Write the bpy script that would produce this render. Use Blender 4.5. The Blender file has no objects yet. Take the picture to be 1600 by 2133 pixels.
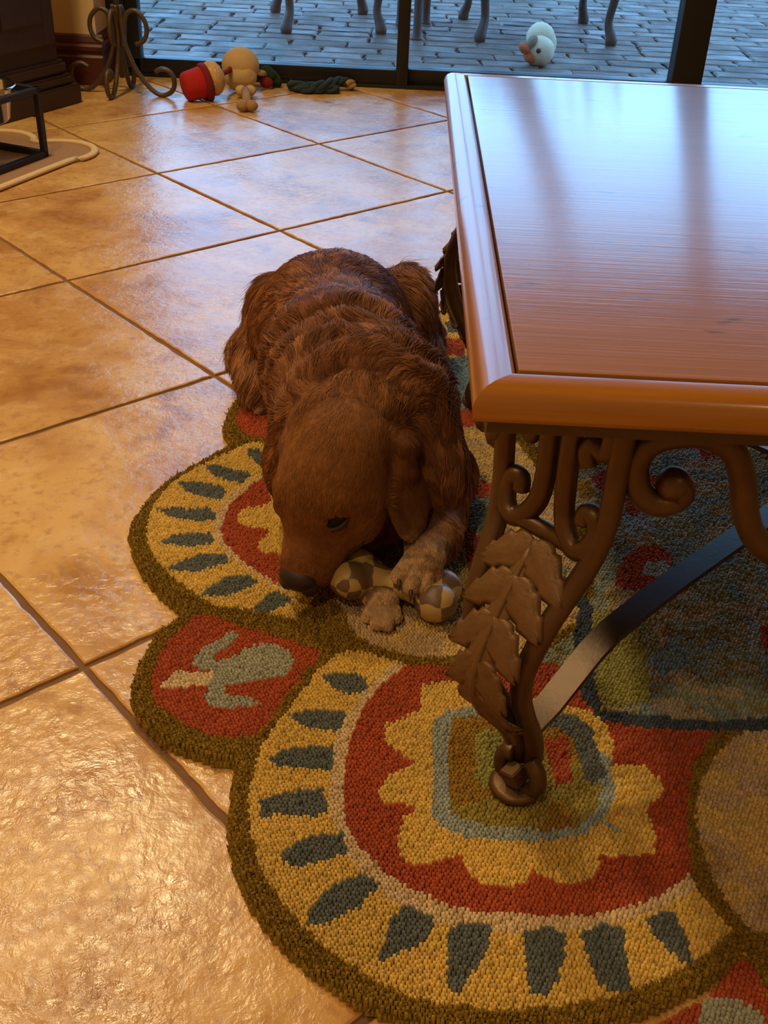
import bpy, bmesh, math, random
import numpy as np
from mathutils import Vector, Matrix, Euler
random.seed(7); rng = np.random.default_rng(11)
SC = bpy.context.scene
COL = SC.collection

# ------------------------------------------------------------------ camera
S = .52                                   # floor tile edge in metres
FPX, PITCH, ROLL = 2276.29, .5810793, .0490035
CAMH = 1.5885946 * S
GYAW, GX, GY = 3.88437289, -1.18250345 * S, 5.32110896 * S     # tile grid
cr, sr, cp, sp = math.cos(ROLL), math.sin(ROLL), math.cos(PITCH), math.sin(PITCH)
r0, u0, f0 = Vector((1, 0, 0)), Vector((0, sp, cp)), Vector((0, cp, -sp))
right, up = cr * r0 + sr * u0, cr * u0 - sr * r0
M = Matrix.Identity(4)
for i in range(3):
    M[i][0], M[i][1], M[i][2] = right[i], up[i], -f0[i]
M[2][3] = CAMH
cam = bpy.data.cameras.new('camera'); camo = bpy.data.objects.new('camera', cam); COL.objects.link(camo)
camo.matrix_world = M
cam.sensor_fit = 'HORIZONTAL'; cam.sensor_width = 36; cam.lens = FPX / 1600 * 36
cam.clip_start = .02; cam.clip_end = 200
SC.camera = camo

# ------------------------------------------------------------------ light
SC.view_settings.view_transform = 'Standard'; SC.view_settings.look = 'None'
SC.view_settings.gamma = 1; SC.view_settings.use_curve_mapping = False
SC.view_settings.exposure = 0.0
w = bpy.data.worlds.new('sky'); SC.world = w; w.use_nodes = True
bg = w.node_tree.nodes['Background']
bg.inputs[0].default_value = (.25, .55, 1.0, 1); bg.inputs[1].default_value = 4.8
def area(name, loc, size, power, color, target=None):
    l = bpy.data.lights.new(name, 'AREA'); l.shape = 'DISK'; l.size = size; l.energy = power; l.color = color
    o = bpy.data.objects.new(name, l); COL.objects.link(o); o.location = loc
    if target is not None:
        o.rotation_euler = (Vector(target) - Vector(loc)).to_track_quat('-Z', 'Y').to_euler()
    return o
WARM = (1.0, .75, .40)
area('ceiling_downlight', (-1.05, 2.62, 2.66), .16, 36, WARM)
area('ceiling_downlight', (-1.05, 1.1, 2.66), .16, 20, WARM)
area('ceiling_downlight', (-.75, -.65, 2.66), .16, 18, WARM)
area('ceiling_downlight', (1.3, -.9, 2.66), .16, 6, WARM)

# ------------------------------------------------------------------ helpers
def ray(px, py):
    dx, dy = px - 800, py - 1066.5
    xc = dx * cr + dy * sr; yc = -dx * sr + dy * cr
    return np.array([xc, FPX * cp - yc * sp, -FPX * sp - yc * cp])
def P(px, py, z=0.):
    r = ray(px, py); t = (z - CAMH) / r[2]
    return np.array([r[0] * t, r[1] * t, z])
def PY(px, py, y):
    r = ray(px, py); t = y / r[1]
    return np.array([r[0] * t, y, CAMH + r[2] * t])
def nrm(v):
    v = np.asarray(v, float); return v / np.linalg.norm(v)
def lin(r, g, b):
    return tuple(((c / 255) / 12.92 if c / 255 <= .04045 else ((c / 255 + .055) / 1.055) ** 2.4) for c in (r, g, b))
def empty(name, loc=(0, 0, 0)):
    o = bpy.data.objects.new(name, None); o.location = loc; o.empty_display_size = .05; COL.objects.link(o); return o
def tag(o, label=None, cat=None, group=None, kind=None):
    if label: o['label'] = label
    if cat: o['category'] = cat
    if group: o['group'] = group
    if kind: o['kind'] = kind
    return o
def put(name, me, mat=None, parent=None):
    o = bpy.data.objects.new(name, me); COL.objects.link(o)
    if mat and not me.materials: me.materials.append(mat)
    if parent is not None:
        o.parent = parent
        o.matrix_parent_inverse = Matrix.Translation(parent.location).inverted() if parent.type == 'EMPTY' and parent.parent is None else Matrix.Identity(4)
    return o
def mesh(name, v, f, mat=None, parent=None, smooth=False):
    me = bpy.data.meshes.new(name); me.from_pydata([tuple(map(float, p)) for p in v], [], f); me.update()
    if smooth: me.polygons.foreach_set('use_smooth', [True] * len(me.polygons))
    return put(name, me, mat, parent)
def bm_obj(name, bm, mat=None, parent=None, smooth=False):
    me = bpy.data.meshes.new(name); bm.normal_update(); bm.to_mesh(me); bm.free()
    if smooth: me.polygons.foreach_set('use_smooth', [True] * len(me.polygons))
    return put(name, me, mat, parent)
def sharp(o, deg=40):
    me = o.data
    me.polygons.foreach_set('use_smooth', [True] * len(me.polygons))
    try: me.set_sharp_from_angle(angle=math.radians(deg))
    except Exception: pass
    return o
def cr_spline(pts, n=8, closed=False):
    p = np.asarray(pts, float); out = []
    N = len(p); rngi = range(N if closed else N - 1)
    for i in rngi:
        if closed: a, b, c, d = p[(i - 1) % N], p[i], p[(i + 1) % N], p[(i + 2) % N]
        else: a, b, c, d = p[max(i - 1, 0)], p[i], p[i + 1], p[min(i + 2, N - 1)]
        for k in range(n):
            t = k / n
            out.append(.5 * ((2 * b) + (-a + c) * t + (2 * a - 5 * b + 4 * c - d) * t * t + (-a + 3 * b - 3 * c + d) * t ** 3))
    if not closed: out.append(p[-1])
    return np.array(out)
def tube_data(path, rad, seg=10, closed=False, up=None, squash=1.0):
    p = np.asarray(path, float); N = len(p)
    rad = np.full(N, rad) if np.isscalar(rad) else np.interp(np.linspace(0, 1, N), np.linspace(0, 1, len(rad)), rad)
    tan = np.gradient(p, axis=0)
    if closed: tan = (np.roll(p, -1, 0) - np.roll(p, 1, 0))
    tan /= np.linalg.norm(tan, axis=1)[:, None] + 1e-12
    n = np.cross(tan[0], up if up is not None else (0, 0, 1.))
    if np.linalg.norm(n) < 1e-3: n = np.cross(tan[0], (1., 0, 0))
    n = nrm(n); v = []; 
    for i in range(N):
        n = n - tan[i] * (n @ tan[i]); n = nrm(n); b = np.cross(tan[i], n)
        for k in range(seg):
            a = 2 * math.pi * k / seg
            v.append(p[i] + rad[i] * (math.cos(a) * n + squash * math.sin(a) * b))
    f = []
    for i in range(N if closed else N - 1):
        j = (i + 1) % N
        for k in range(seg):
            k2 = (k + 1) % seg
            f.append((i * seg + k, j * seg + k, j * seg + k2, i * seg + k2))
    if not closed:
        f.append(tuple(range(seg))); f.append(tuple((N - 1) * seg + k for k in reversed(range(seg))))
    return v, f
def tube(name, path, rad, mat, parent=None, seg=10, closed=False, up=None, squash=1.0):
    v, f = tube_data(path, rad, seg, closed, up, squash)
    return mesh(name, v, f, mat, parent, True)
def multi(name, datas, mat, parent=None, smooth=True):
    V, F = [], []
    for v, f in datas:
        o = len(V); V += list(v); F += [tuple(i + o for i in q) for q in f]
    return mesh(name, V, F, mat, parent, smooth)
def lathe_data(prof, seg=24, c=(0, 0, 0), axis=None):
    v = []; f = []; n = len(prof)
    Rm = Matrix.Identity(3) if axis is None else Vector((0, 0, 1)).rotation_difference(Vector(axis)).to_matrix()
    for k in range(seg):
        a = 2 * math.pi * k / seg
        for r, z in prof:
            q = Rm @ Vector((r * math.cos(a), r * math.sin(a), z)); v.append((q.x + c[0], q.y + c[1], q.z + c[2]))
    for k in range(seg):
        k2 = (k + 1) % seg
        for i in range(n - 1):
            f.append((k * n + i, k2 * n + i, k2 * n + i + 1, k * n + i + 1))
    return v, f
def box(name, lo, hi, mat, parent=None, bev=0., rotz=0, c=None):
    bm = bmesh.new(); bmesh.ops.create_cube(bm, size=1)
    lo, hi = np.array(lo, float), np.array(hi, float)
    for q in bm.verts: q.co = Vector((lo + hi) / 2 + np.array(q.co) * (hi - lo))
    if bev: bmesh.ops.bevel(bm, geom=bm.edges[:], offset=bev, segments=2, affect='EDGES', profile=.6)
    if rotz: bmesh.ops.rotate(bm, cent=Vector(c if c is not None else (0, 0, 0)), matrix=Matrix.Rotation(rotz, 3, 'Z'), verts=bm.verts[:])
    o = bm_obj(name, bm, mat, parent)
    return sharp(o, 50) if bev else o
def blob_data(c, rad, R=None, sub=3, amp=0., freq=20.):
    bm = bmesh.new(); bmesh.ops.create_icosphere(bm, subdivisions=sub, radius=1)
    v = np.array([q.co[:] for q in bm.verts]); f = [tuple(x.index for x in q.verts) for q in bm.faces]; bm.free()
    if amp: v = v * (1 + amp * np.sin(v @ rng.normal(size=(3, 3)) * freq).mean(1))[:, None]
    v = v * np.asarray(rad, float)
    if R is not None: v = v @ np.asarray(R).T
    return (v + np.asarray(c)).tolist(), f

# ------------------------------------------------------------------ materials
class NT:
    def __init__(s, name):
        s.m = bpy.data.materials.new(name); s.m.use_nodes = True; s.t = s.m.node_tree; s.n = s.t.nodes
        s.b = s.n['Principled BSDF']; s.out = s.n['Material Output']
    def node(s, typ, **kw):
        q = s.n.new(typ)
        for k, v in kw.items():
            if k.startswith('i_'):
                key = k[2:]; q.inputs[int(key) if key.isdigit() else key.replace('_', ' ')].default_value = v
            else: setattr(q, k, v)
        return q
    def link(s, a, b): s.t.links.new(a, b)
    def set(s, **kw):
        for k, v in kw.items():
            k = k.replace('_', ' '); s.b.inputs[k].default_value = (*v, 1) if isinstance(v, tuple) and len(v) == 3 else v
        return s
    def pos(s, scale=(1, 1, 1), obj=True, rnd=0.):
        tc = s.node('ShaderNodeTexCoord') if obj else s.node('ShaderNodeNewGeometry')
        mp = s.node('ShaderNodeMapping'); mp.inputs['Scale'].default_value = scale
        s.link(tc.outputs['Object' if obj else 'Position'], mp.inputs['Vector'])
        if rnd:
            oi = s.node('ShaderNodeObjectInfo'); mu = s.node('ShaderNodeVectorMath', operation='SCALE'); mu.inputs[0].default_value = (1, 1.7, .6)
            ml = s.node('ShaderNodeMath', operation='MULTIPLY'); ml.inputs[1].default_value = rnd
            s.link(oi.outputs['Random'], ml.inputs[0]); s.link(ml.outputs[0], mu.inputs['Scale']); s.link(mu.outputs[0], mp.inputs['Location'])
        return mp.outputs[0]
    def noise(s, vec, scale, detail=4, rough=.55, dist=0.):
        q = s.node('ShaderNodeTexNoise'); q.inputs['Scale'].default_value = scale; q.inputs['Detail'].default_value = detail
        q.inputs['Roughness'].default_value = rough; q.inputs['Distortion'].default_value = dist
        if vec is not None: s.link(vec, q.inputs['Vector'])
        return q.outputs['Fac']
    def ramp(s, fac, stops):
        q = s.node('ShaderNodeValToRGB'); e = q.color_ramp.elements
        while len(e) < len(stops): e.new(.5)
        for el, (p, c) in zip(e, stops): el.position = p; el.color = (*c, 1) if len(c) == 3 else c
        s.link(fac, q.inputs['Fac']); return q.outputs['Color']
    def mix(s, fac, a, b, mode='MIX'):
        q = s.node('ShaderNodeMix', data_type='RGBA', blend_type=mode)
        for val, key in ((fac, 0), (a, 6), (b, 7)):
            if isinstance(val, (int, float)): q.inputs[key].default_value = val
            elif isinstance(val, tuple): q.inputs[key].default_value = (*val, 1) if len(val) == 3 else val
            else: s.link(val, q.inputs[key])
        return q.outputs[2]
    def mrange(s, fac, a, b, c, d):
        q = s.node('ShaderNodeMapRange'); q.inputs[1].default_value = a; q.inputs[2].default_value = b; q.inputs[3].default_value = c; q.inputs[4].default_value = d
        s.link(fac, q.inputs[0]); return q.outputs[0]
    def bump(s, h, strength=.3, dist=.002, prev=None):
        q = s.node('ShaderNodeBump'); q.inputs['Strength'].default_value = strength; q.inputs['Distance'].default_value = dist
        s.link(h, q.inputs['Height'])
        if prev is not None: s.link(prev, q.inputs['Normal'])
        return q.outputs[0]
    def base(s, c): s.link(c, s.b.inputs['Base Color']); return s
    def nor(s, c): s.link(c, s.b.inputs['Normal']); return s
def simple(name, col, rough=.6, metal=0., nscale=0, namp=.25, bump=0., bdist=.002, obj=True, **kw):
    m = NT(name); m.set(Roughness=rough, Metallic=metal, **kw)
    if nscale:
        v = m.pos(obj=obj); n = m.noise(v, nscale, 5)
        m.base(m.mix(n, tuple(c * (1 - namp) for c in col), tuple(min(1, c * (1 + namp)) for c in col)))
        if bump: m.nor(m.bump(m.noise(v, nscale * 3, 4), bump, bdist))
    else: m.set(Base_Color=col)
    return m.m

def mat_tile():
    m = NT('travertine_tile'); v = m.pos(obj=False, rnd=37.)
    big = m.noise(v, 3.2, 5, .6, .6); mid = m.noise(v, 11, 6, .62, .3); fine = m.noise(v, 60, 5, .6)
    c = m.ramp(big, [(.3, lin(160, 106, 50)), (.45, lin(192, 144, 80)), (.6, lin(212, 170, 102)), (.75, lin(178, 122, 62))])
    c = m.mix(m.mrange(mid, .52, .75, 0, .7), c, lin(220, 182, 118))
    c = m.mix(m.mrange(mid, .28, .45, .75, 0), c, lin(146, 94, 50))
    patch = m.noise(v, 4.5, 8, .72, 1.2)
    c = m.mix(m.mrange(patch, .62, .69, 0, .7), c, lin(214, 194, 160))
    c = m.mix(m.mrange(fine, .3, .48, .5, 0), c, lin(150, 100, 60))
    m.base(c)
    pits = m.noise(v, 34, 6, .7, .8)
    m.link(m.mrange(mid, .3, .7, .17, .30), m.b.inputs['Roughness'])
    zone = m.mrange(m.noise(v, 5, 3), .4, .62, .15, 1)
    rip = m.node('ShaderNodeMath', operation='MULTIPLY'); m.link(m.noise(v, 75, 5, .6, .6), rip.inputs[0]); m.link(zone, rip.inputs[1])
    lo = m.bump(m.noise(v, 20, 5, .6, .4), .32, .003)
    lo = m.bump(rip.outputs[0], .85, .0022, lo)
    vo = m.node('ShaderNodeTexVoronoi'); vo.inputs['Scale'].default_value = 26; m.link(v, vo.inputs['Vector'])
    hole = m.mrange(vo.outputs['Distance'], .04, .16, 0, 1); lo = m.bump(hole, .25, .001, lo)
    m.nor(m.bump(pits, .3, .0012, lo))
    m.set(Specular_IOR_Level=.8)
    return m.m
def mat_wood(name, dark, light, scl=(2.2, 60, 60), rough=.28, coat=.6, bump=.12):
    m = NT(name); v = m.pos(scale=scl)
    g = m.noise(v, 1.0, 6, .6, .4); g2 = m.noise(v, 4.0, 4, .6)
    c = m.mix(g, dark, light); c = m.mix(m.mrange(g2, .35, .65, .25, 0), c, tuple(x * .55 for x in dark))
    k = m.noise(m.pos(scale=(6, 14, 14)), 3.0, 3, .5)
    c = m.mix(m.mrange(k, .66, .72, 0, .65), c, tuple(x * .3 for x in dark))
    m.base(c); m.set(Roughness=rough, Coat_Weight=coat, Coat_Roughness=.12)
    nn = m.bump(g2, bump, .001)
    m.nor(nn)
    m.link(nn, m.b.inputs['Coat Normal'])
    return m.m
M_tile = mat_tile()
M_grout = simple('grout', lin(120, 86, 58), .85, 0, 40, .25, .4, .002, obj=False)
M_wall = simple('beige_plaster', lin(206, 176, 126), .8, 0, 30, .06, .15, .001)
M_ceil = simple('ceiling_paint', lin(222, 210, 188), .9, 0, 30, .03)
M_base = mat_wood('baseboard_wood', lin(62, 26, 17), lin(96, 46, 30), (3, 40, 40), .45, .1)
M_top = mat_wood('table_top_wood', lin(134, 86, 42), lin(170, 116, 62), (1.3, 70, 70), .32, .8, .26)
M_rim = mat_wood('table_rim_wood', lin(140, 86, 12), lin(176, 112, 20), (2.0, 50, 50), .3, .7, .08)
M_rimY = mat_wood('table_side_rim_wood', lin(140, 86, 12), lin(176, 112, 20), (50, 2.0, 50), .3, .7, .08)
M_iron = simple('bronzed_iron', lin(92, 66, 40), .42, .55, 60, .3, .3, .001)
M_strap = simple('dark_iron_strap', lin(78, 62, 48), .36, .6, 60, .2, .2, .0008)
M_black = simple('black_metal', (.012, .012, .014), .45, .2)
M_frame = simple('bronze_door_frame', (.012, .012, .014), .4, .3)
M_darkwood = mat_wood('dark_cabinet_wood', lin(34, 19, 12), lin(56, 33, 22), (30, 30, 2), .5, .1, .1)
M_steel = simple('stainless_steel', (.72, .70, .66), .12, 1.0)
def mat_glass():
    m = NT('window_glass'); t = m.t
    for q in list(m.n):
        if q != m.out: m.n.remove(q)
    fr = m.node('ShaderNodeFresnel'); fr.inputs[0].default_value = 1.45
    tr = m.node('ShaderNodeBsdfTransparent'); tr.inputs[0].default_value = (.9, .93, .93, 1)
    gl = m.node('ShaderNodeBsdfGlossy'); gl.inputs['Roughness'].default_value = .02
    mx = m.node('ShaderNodeMixShader'); m.link(fr.outputs[0], mx.inputs[0]); m.link(tr.outputs[0], mx.inputs[1]); m.link(gl.outputs[0], mx.inputs[2])
    m.link(mx.outputs[0], m.out.inputs['Surface']); return m.m
M_glass = mat_glass()

# ------------------------------------------------------------------ floor
XL, XR, YB, YF, CEIL = -2.0, 2.9, -1.9, 3.84, 2.7
fl = empty('floor'); tag(fl, kind='structure')
mesh('grout_bed', [(XL, YB, -.004), (XR, YB, -.004), (XR, YF + .02, -.004), (XL, YF + .02, -.004)], [(0, 1, 2, 3)], M_grout, fl)
def clip(poly, n, d):                 # keep n.p <= d
    out = []
    for i in range(len(poly)):
        a, b = poly[i], poly[(i + 1) % len(poly)]
        da, db = a @ n - d, b @ n - d
        if da <= 0: out.append(a)
        if da * db < 0: out.append(a + (b - a) * (da / (da - db)))
    return out
gu = np.array([math.cos(GYAW), math.sin(GYAW)]) * S; gv = np.array([-math.sin(GYAW), math.cos(GYAW)]) * S
def tile_poly(i, j, jr):
    g = .0035 / S
    c = [(i + g, j + g), (i + 1 - g, j + g), (i + 1 - g, j + 1 - g), (i + g, j + 1 - g)]
    pts = []
    for k in range(4):
        a, b = np.array(c[k]), np.array(c[(k + 1) % 4])
        for t in np.linspace(0, 1, 31)[:-1]:
            q = a + (b - a) * t
            nn = np.array([-(b - a)[1], (b - a)[0]])
            q = q + nn * ((.0012 + jr.uniform(0, 1) ** 3 * .0045) if 0 < t else .0025)
            pts.append(np.array([GX, GY]) + q[0] * gu + q[1] * gv)
    return pts
jr = random.Random(3)
for i in range(-12, 14):
    for j in range(-12, 14):
        cen = np.array([GX, GY]) + (i + .5) * gu + (j + .5) * gv
        if not (XL - .35 < cen[0] < XR + .35 and YB - .35 < cen[1] < YF + .35): continue
        pl = tile_poly(i, j, jr)
        for n, d in (((1, 0), XR - .003), ((-1, 0), -XL - .003), ((0, 1), YF + .015), ((0, -1), -YB - .003)):
            pl = clip(pl, np.array(n, float), d)
            if len(pl) < 3: break
        if len(pl) < 3: continue
        pl = np.array(pl); ce = pl.mean(0); n = len(pl)
        V = [(*q, -.006) for q in pl] + [(*(q), -.0012) for q in pl] + [(*(q + nrm(ce - q) * .003), 0) for q in pl]
        F = [(k, (k + 1) % n, n + (k + 1) % n, n + k) for k in range(n)] + [(n + k, n + (k + 1) % n, 2 * n + (k + 1) % n, 2 * n + k) for k in range(n)] + [tuple(range(2 * n, 3 * n))]
        mesh('floor_tile', V, F, M_tile, fl)

# ------------------------------------------------------------------ room shell
WX1 = -.985                      # right end of the wall beside the glass door
def wall(name, lo, hi): return tag(box(name, lo, hi, M_wall), kind='structure')
wall('wall_back', (XL, 3.70, -.004), (WX1, 3.98, CEIL))
wall('wall_back_header', (WX1, 3.84, 2.3), (2.3, 3.98, CEIL))
wall('wall_back_right', (2.3, 3.84, -.004), (XR, 3.98, CEIL))
wall('wall_left', (XL - .1, YB, -.004), (XL, 3.98, CEIL))
wall('wall_right', (XR, YB, -.004), (XR + .1, 3.98, CEIL))
wall('wall_front', (XL - .1, YB - .1, -.004), (XR + .1, YB, CEIL))
tag(box('ceiling', (XL - .1, YB - .1, CEIL), (XR + .1, 3.98, CEIL + .1), M_ceil), kind='structure')
# moulded baseboard on the back wall, returning round its end
prof = [(0, 0), (.018, 0), (.018, .072), (.012, .078), (.012, .084), (.017, .09), (.017, .1), (.010, .106), (.010, .112), (.006, .125), (0, .13)]
prof = [(a, b * 1.16) for a, b in prof]
def baseboard(name, p0, p1, out):
    p0, p1, out = np.array(p0, float), np.array(p1, float), np.array(out, float)
    V = [(*(p0 + out * a), b) for a, b in prof] + [(*(p1 + out * a), b) for a, b in prof]; n = len(prof)
    F = [(k, (k + 1) % n, n + (k + 1) % n, n + k) for k in range(n)] + [tuple(range(n))[::-1], tuple(range(n, 2 * n))]
    return tag(mesh(name, V, F, M_base), kind='structure')
baseboard('baseboard_back', (XL, 3.70), (WX1 + .018, 3.70), (0, -1))
baseboard('baseboard_return', (WX1, 3.70), (WX1, 3.84), (1, 0))
baseboard('baseboard_left', (XL, YB), (XL, 3.70), (1, 0))

# glass door
door = empty('door_1', (0, 3.86, 0)); tag(door, kind='structure')
ZT = 2.3
def fr(n, x0, x1, z0, z1, y0=3.85, y1=3.905, bev=.003): return box(n, (x0, y0, z0), (x1, y1, z1), M_frame, door, bev)
box('track', (WX1 + .02, 3.845, -.004), (2.3, 3.97, .012), M_frame, door, .002)
fr('bottom_rail', -.93, .0, .012, .058); fr('bottom_rail', .0, .93, .012, .058, 3.875, 3.93); fr('bottom_rail', .93, 2.25, .012, .058)
fr('top_rail', -.96, 2.3, ZT - .06, ZT, 3.85, 3.95)
fr('jamb', WX1, -.925, .0, ZT, 3.845, 3.97)
fr('stile', -.925, -.884, .012, ZT); fr('stile', -.032, .008, .012, ZT, 3.845, 3.93)
fr('stile', .885, .985, .012, ZT, 3.82 + .025, 3.93)
fr('stile', 2.2, 2.3, .012, ZT)
for a, b, y in ((-.884, -.032, 3.878), (.008, .885, 3.905), (.985, 2.2, 3.878)):
    box('pane', (a, y - .003, .058), (b, y + .003, ZT - .06), M_glass, door)

# ------------------------------------------------------------------ patio
ZP = -.03
def mat_paver():
    m = NT('patio_paver_stone'); v = m.pos(obj=False, rnd=23.)
    oi = m.node('ShaderNodeObjectInfo')
    c = m.ramp(m.noise(v, 6, 6, .62, .5), [(.3, lin(52, 48, 46)), (.5, lin(82, 74, 68)), (.7, lin(112, 96, 84))])
    c = m.mix(m.mrange(oi.outputs['Random'], 0, 1, 0, .5), c, lin(96, 74, 62))
    m.base(c); m.link(m.mrange(m.noise(v, 5, 4), .3, .7, .35, .75), m.b.inputs['Roughness']); m.set(Specular_IOR_Level=.3); m.nor(m.bump(m.noise(v, 14, 7, .68, .8), .9, .010)); return m.m
M_paver = mat_paver()
M_sand = simple('paver_joint_sand', lin(44, 42, 40), .8, 0, 30, .2, obj=False)
pt = empty('patio_floor', (0, 5, ZP)); tag(pt, kind='structure')
mesh('joint_bed', [(-14, 3.98, ZP - .012), (14, 3.98, ZP - .012), (14, 22, ZP - .012), (-14, 22, ZP - .012)], [(0, 1, 2, 3)], M_sand, pt)
def paver_shape(r, L, W):
    pts = []
    for a, b in (((-L, -W), (L, -W)), ((L, -W), (L, W)), ((L, W), (-L, W)), ((-L, W), (-L, -W))):
        for t in (0, .28, .55, .8):
            pts.append((a[0] + (b[0] - a[0]) * t + r.uniform(-.008, .003), a[1] + (b[1] - a[1]) * t + r.uniform(-.007, .003)))
    n = len(pts)
    V = [(x, y, -.014) for x, y in pts] + [(x, y, -.004 + r.uniform(-.002, 0)) for x, y in pts] + [(x * .93, y * .86, r.uniform(-.001, .0015)) for x, y in pts]
    F = [(k, (k + 1) % n, n + (k + 1) % n, n + k) for k in range(n)] + [(n + k, n + (k + 1) % n, 2 * n + (k + 1) % n, 2 * n + k) for k in range(n)] + [tuple(range(2 * n, 3 * n))]
    return V, F
pr = random.Random(5); PL, PW = .225, .112
variants = []
for k in range(8):
    V, F = paver_shape(pr, PL / 2 - .003, PW / 2 - .003)
    me = bpy.data.meshes.new('paver'); me.from_pydata(V, [], F); me.materials.append(M_paver); variants.append(me)
far = []; npav = 0
row = 0; y = 4.0 + PW / 2
while y < 9.5:
    off = (row % 2) * PL / 2 + pr.uniform(-.07, .07)
    halfw_l, halfw_r = -.95 - (y - 3.8) * .33, 1.02 + (y - 3.8) * .42
    x = -6 + off
    while x < 6:
        vis = halfw_l < x < halfw_r and y < 6.3
        if vis and npav < 300:
            o = bpy.data.objects.new('paver', variants[pr.randrange(8)]); COL.objects.link(o); o.parent = pt; o.matrix_parent_inverse = Matrix.Translation(pt.location).inverted()
            o.location = (x, y, ZP); o.rotation_euler = (pr.uniform(-.022, .022), pr.uniform(-.016, .016), pr.choice((0, math.pi)) + pr.uniform(-.02, .02)); npav += 1
        else: far.append((x, y))
        x += PL + .002
    y += PW + .002; row += 1
D = []
for (x, y) in far:
    V, F = paver_shape(pr, PL / 2 - .003, PW / 2 - .003); D.append(([(a + x, b + y, c + ZP) for a, b, c in V], F))
o = multi('paver_field', D, M_paver, pt, False); tag(o, kind='stuff')

box('patio_post', (.46, 6.95, ZP - .01), (.66, 7.15, 3.4), simple('bronze_post', lin(58, 46, 38), .6)); tag(bpy.data.objects['patio_post'], kind='structure')

# ------------------------------------------------------------------ rug
RC = np.array([.79, 2.33]) * S                       # centre of the six-fold design
ZR = .012
def tr(ox, oy, k, pts):
    return np.array([P(ox + k * x, oy + k * y, ZR)[:2] for x, y in pts])
TA = lambda p: tr(240, 780, .35, p)
TB = lambda p: tr(240, 1240, .4125, p)
TC = lambda p: tr(440, 1340, .725, p)
TD = lambda p: tr(940, 840, .4125, p)
TP = lambda p: tr(0, 0, 1, p)
def rot(poly, deg):
    a = math.radians(deg); R = np.array([[math.cos(a), -math.sin(a)], [math.sin(a), math.cos(a)]])
    return (poly - RC) @ R.T + RC
def stroke(pts, wd):
    p = np.asarray(pts); d = np.gradient(p, axis=0); d /= np.linalg.norm(d, axis=1)[:, None]
    n = np.stack([-d[:, 1], d[:, 0]], 1) * wd / 2
    return np.concatenate([p + n, (p - n)[::-1]])
def circ(c, r, n=40): return np.array([(c[0] + r * math.cos(a), c[1] + r * math.sin(a)) for a in np.linspace(0, 2 * math.pi, n, endpoint=False)])
# --- canonical large scallop (the one under the table foot)
c_out = TC([(70, 340), (55, 430), (45, 520), (55, 600), (90, 700), (140, 790), (220, 880), (310, 960), (420, 1030), (530, 1078), (640, 1105), (800, 1125), (960, 1122), (1120, 1100), (1280, 1045), (1420, 980), (1500, 910), (1545, 845), (1560, 700), (1480, 350), (1300, 100), (900, -60), (560, -40), (300, 40), (200, 130), (130, 250)])
c_field = TC([(360, 30), (260, 110), (200, 180), (150, 270), (125, 350), (105, 440), (110, 540), (140, 640), (190, 730), (260, 810), (350, 890), (450, 960), (560, 1012), (700, 1042), (850, 1052), (1000, 1045), (1150, 1015), (1300, 965), (1420, 895), (1495, 830), (1500, 600), (1440, 330), (1300, 120), (900, -30), (560, -10)])
c_pale = TC([(590, 40), (520, 60), (440, 130), (400, 190), (360, 260), (350, 330), (338, 410), (343, 490), (370, 560), (410, 630), (470, 690), (540, 750), (640, 800), (760, 820), (900, 830), (1040, 825), (1160, 805), (1260, 775), (1340, 740), (1420, 680), (1480, 500), (1440, 330), (1300, 100), (900, -5)])
c_red = TC([(610, 52), (560, 62), (500, 110), (450, 160), (420, 220), (395, 290), (385, 360), (380, 430), (385, 500), (410, 560), (460, 620), (520, 670), (600, 710), (680, 750), (760, 765), (880, 775), (1000, 780), (1100, 775), (1200, 755), (1290, 720), (1385, 655), (1370, 560), (1372, 450), (1385, 360), (1420, 290), (1480, 230), (1300, 222), (1130, 215), (1080, 150), (1000, 60), (870, 48), (740, 50)])
c_flower = TC([(605, 190), (600, 120), (660, 105), (740, 110), (800, 150), (900, 150), (1010, 170), (1090, 190), (1135, 230), (1160, 300), (1150, 350), (1190, 342), (1250, 350), (1300, 400), (1300, 430), (1250, 470), (1262, 500), (1282, 560), (1272, 600), (1200, 610), (1120, 605), (1110, 640), (1100, 672), (1050, 695), (990, 682), (930, 650), (900, 682), (850, 700), (780, 690), (735, 652), (718, 600), (660, 627), (600, 640), (540, 612), (535, 560), (550, 500), (592, 475), (575, 463), (500, 455), (480, 420), (510, 380), (595, 340), (560, 328), (540, 310), (498, 280), (500, 232), (560, 210)])
c_ring = TC([(680, 188), (760, 180), (900, 185), (1010, 195), (1100, 240), (1140, 330), (1165, 420), (1130, 500), (1080, 545), (1000, 562), (900, 567), (800, 557), (720, 552), (650, 522), (635, 480), (640, 400), (635, 300), (640, 220)])
c_gold = TC([(695, 212), (760, 205), (900, 205), (1000, 215), (1060, 260), (1100, 340), (1125, 420), (1100, 488), (1050, 522), (950, 533), (850, 523), (725, 510), (690, 480), (685, 400), (680, 300)])
c_arc = TC([(960, 205), (1040, 200), (1090, 240), (1110, 300), (1140, 388), (1080, 402), (1060, 330), (1040, 270), (1000, 245), (960, 232)])
c_stripe = TC([(958, 272), (1022, 265), (1042, 400), (990, 406)])
c_stripe2 = TC([(835, 255), (885, 270), (880, 300), (845, 290)])
c_green = TC([(760, 250), (950, 235), (960, 400), (850, 430), (760, 400)])
c_veins = [stroke(TC(v), .006) for v in ([(670, 155), (685, 172), (703, 192)], [(550, 260), (585, 260), (622, 266)], [(530, 408), (590, 410), (645, 410)], [(575, 592), (620, 565), (662, 540)], [(835, 560), (833, 600), (836, 645)], [(1005, 572), (1035, 610), (1062, 655)], [(1130, 510), (1180, 540), (1230, 568)])]
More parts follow.
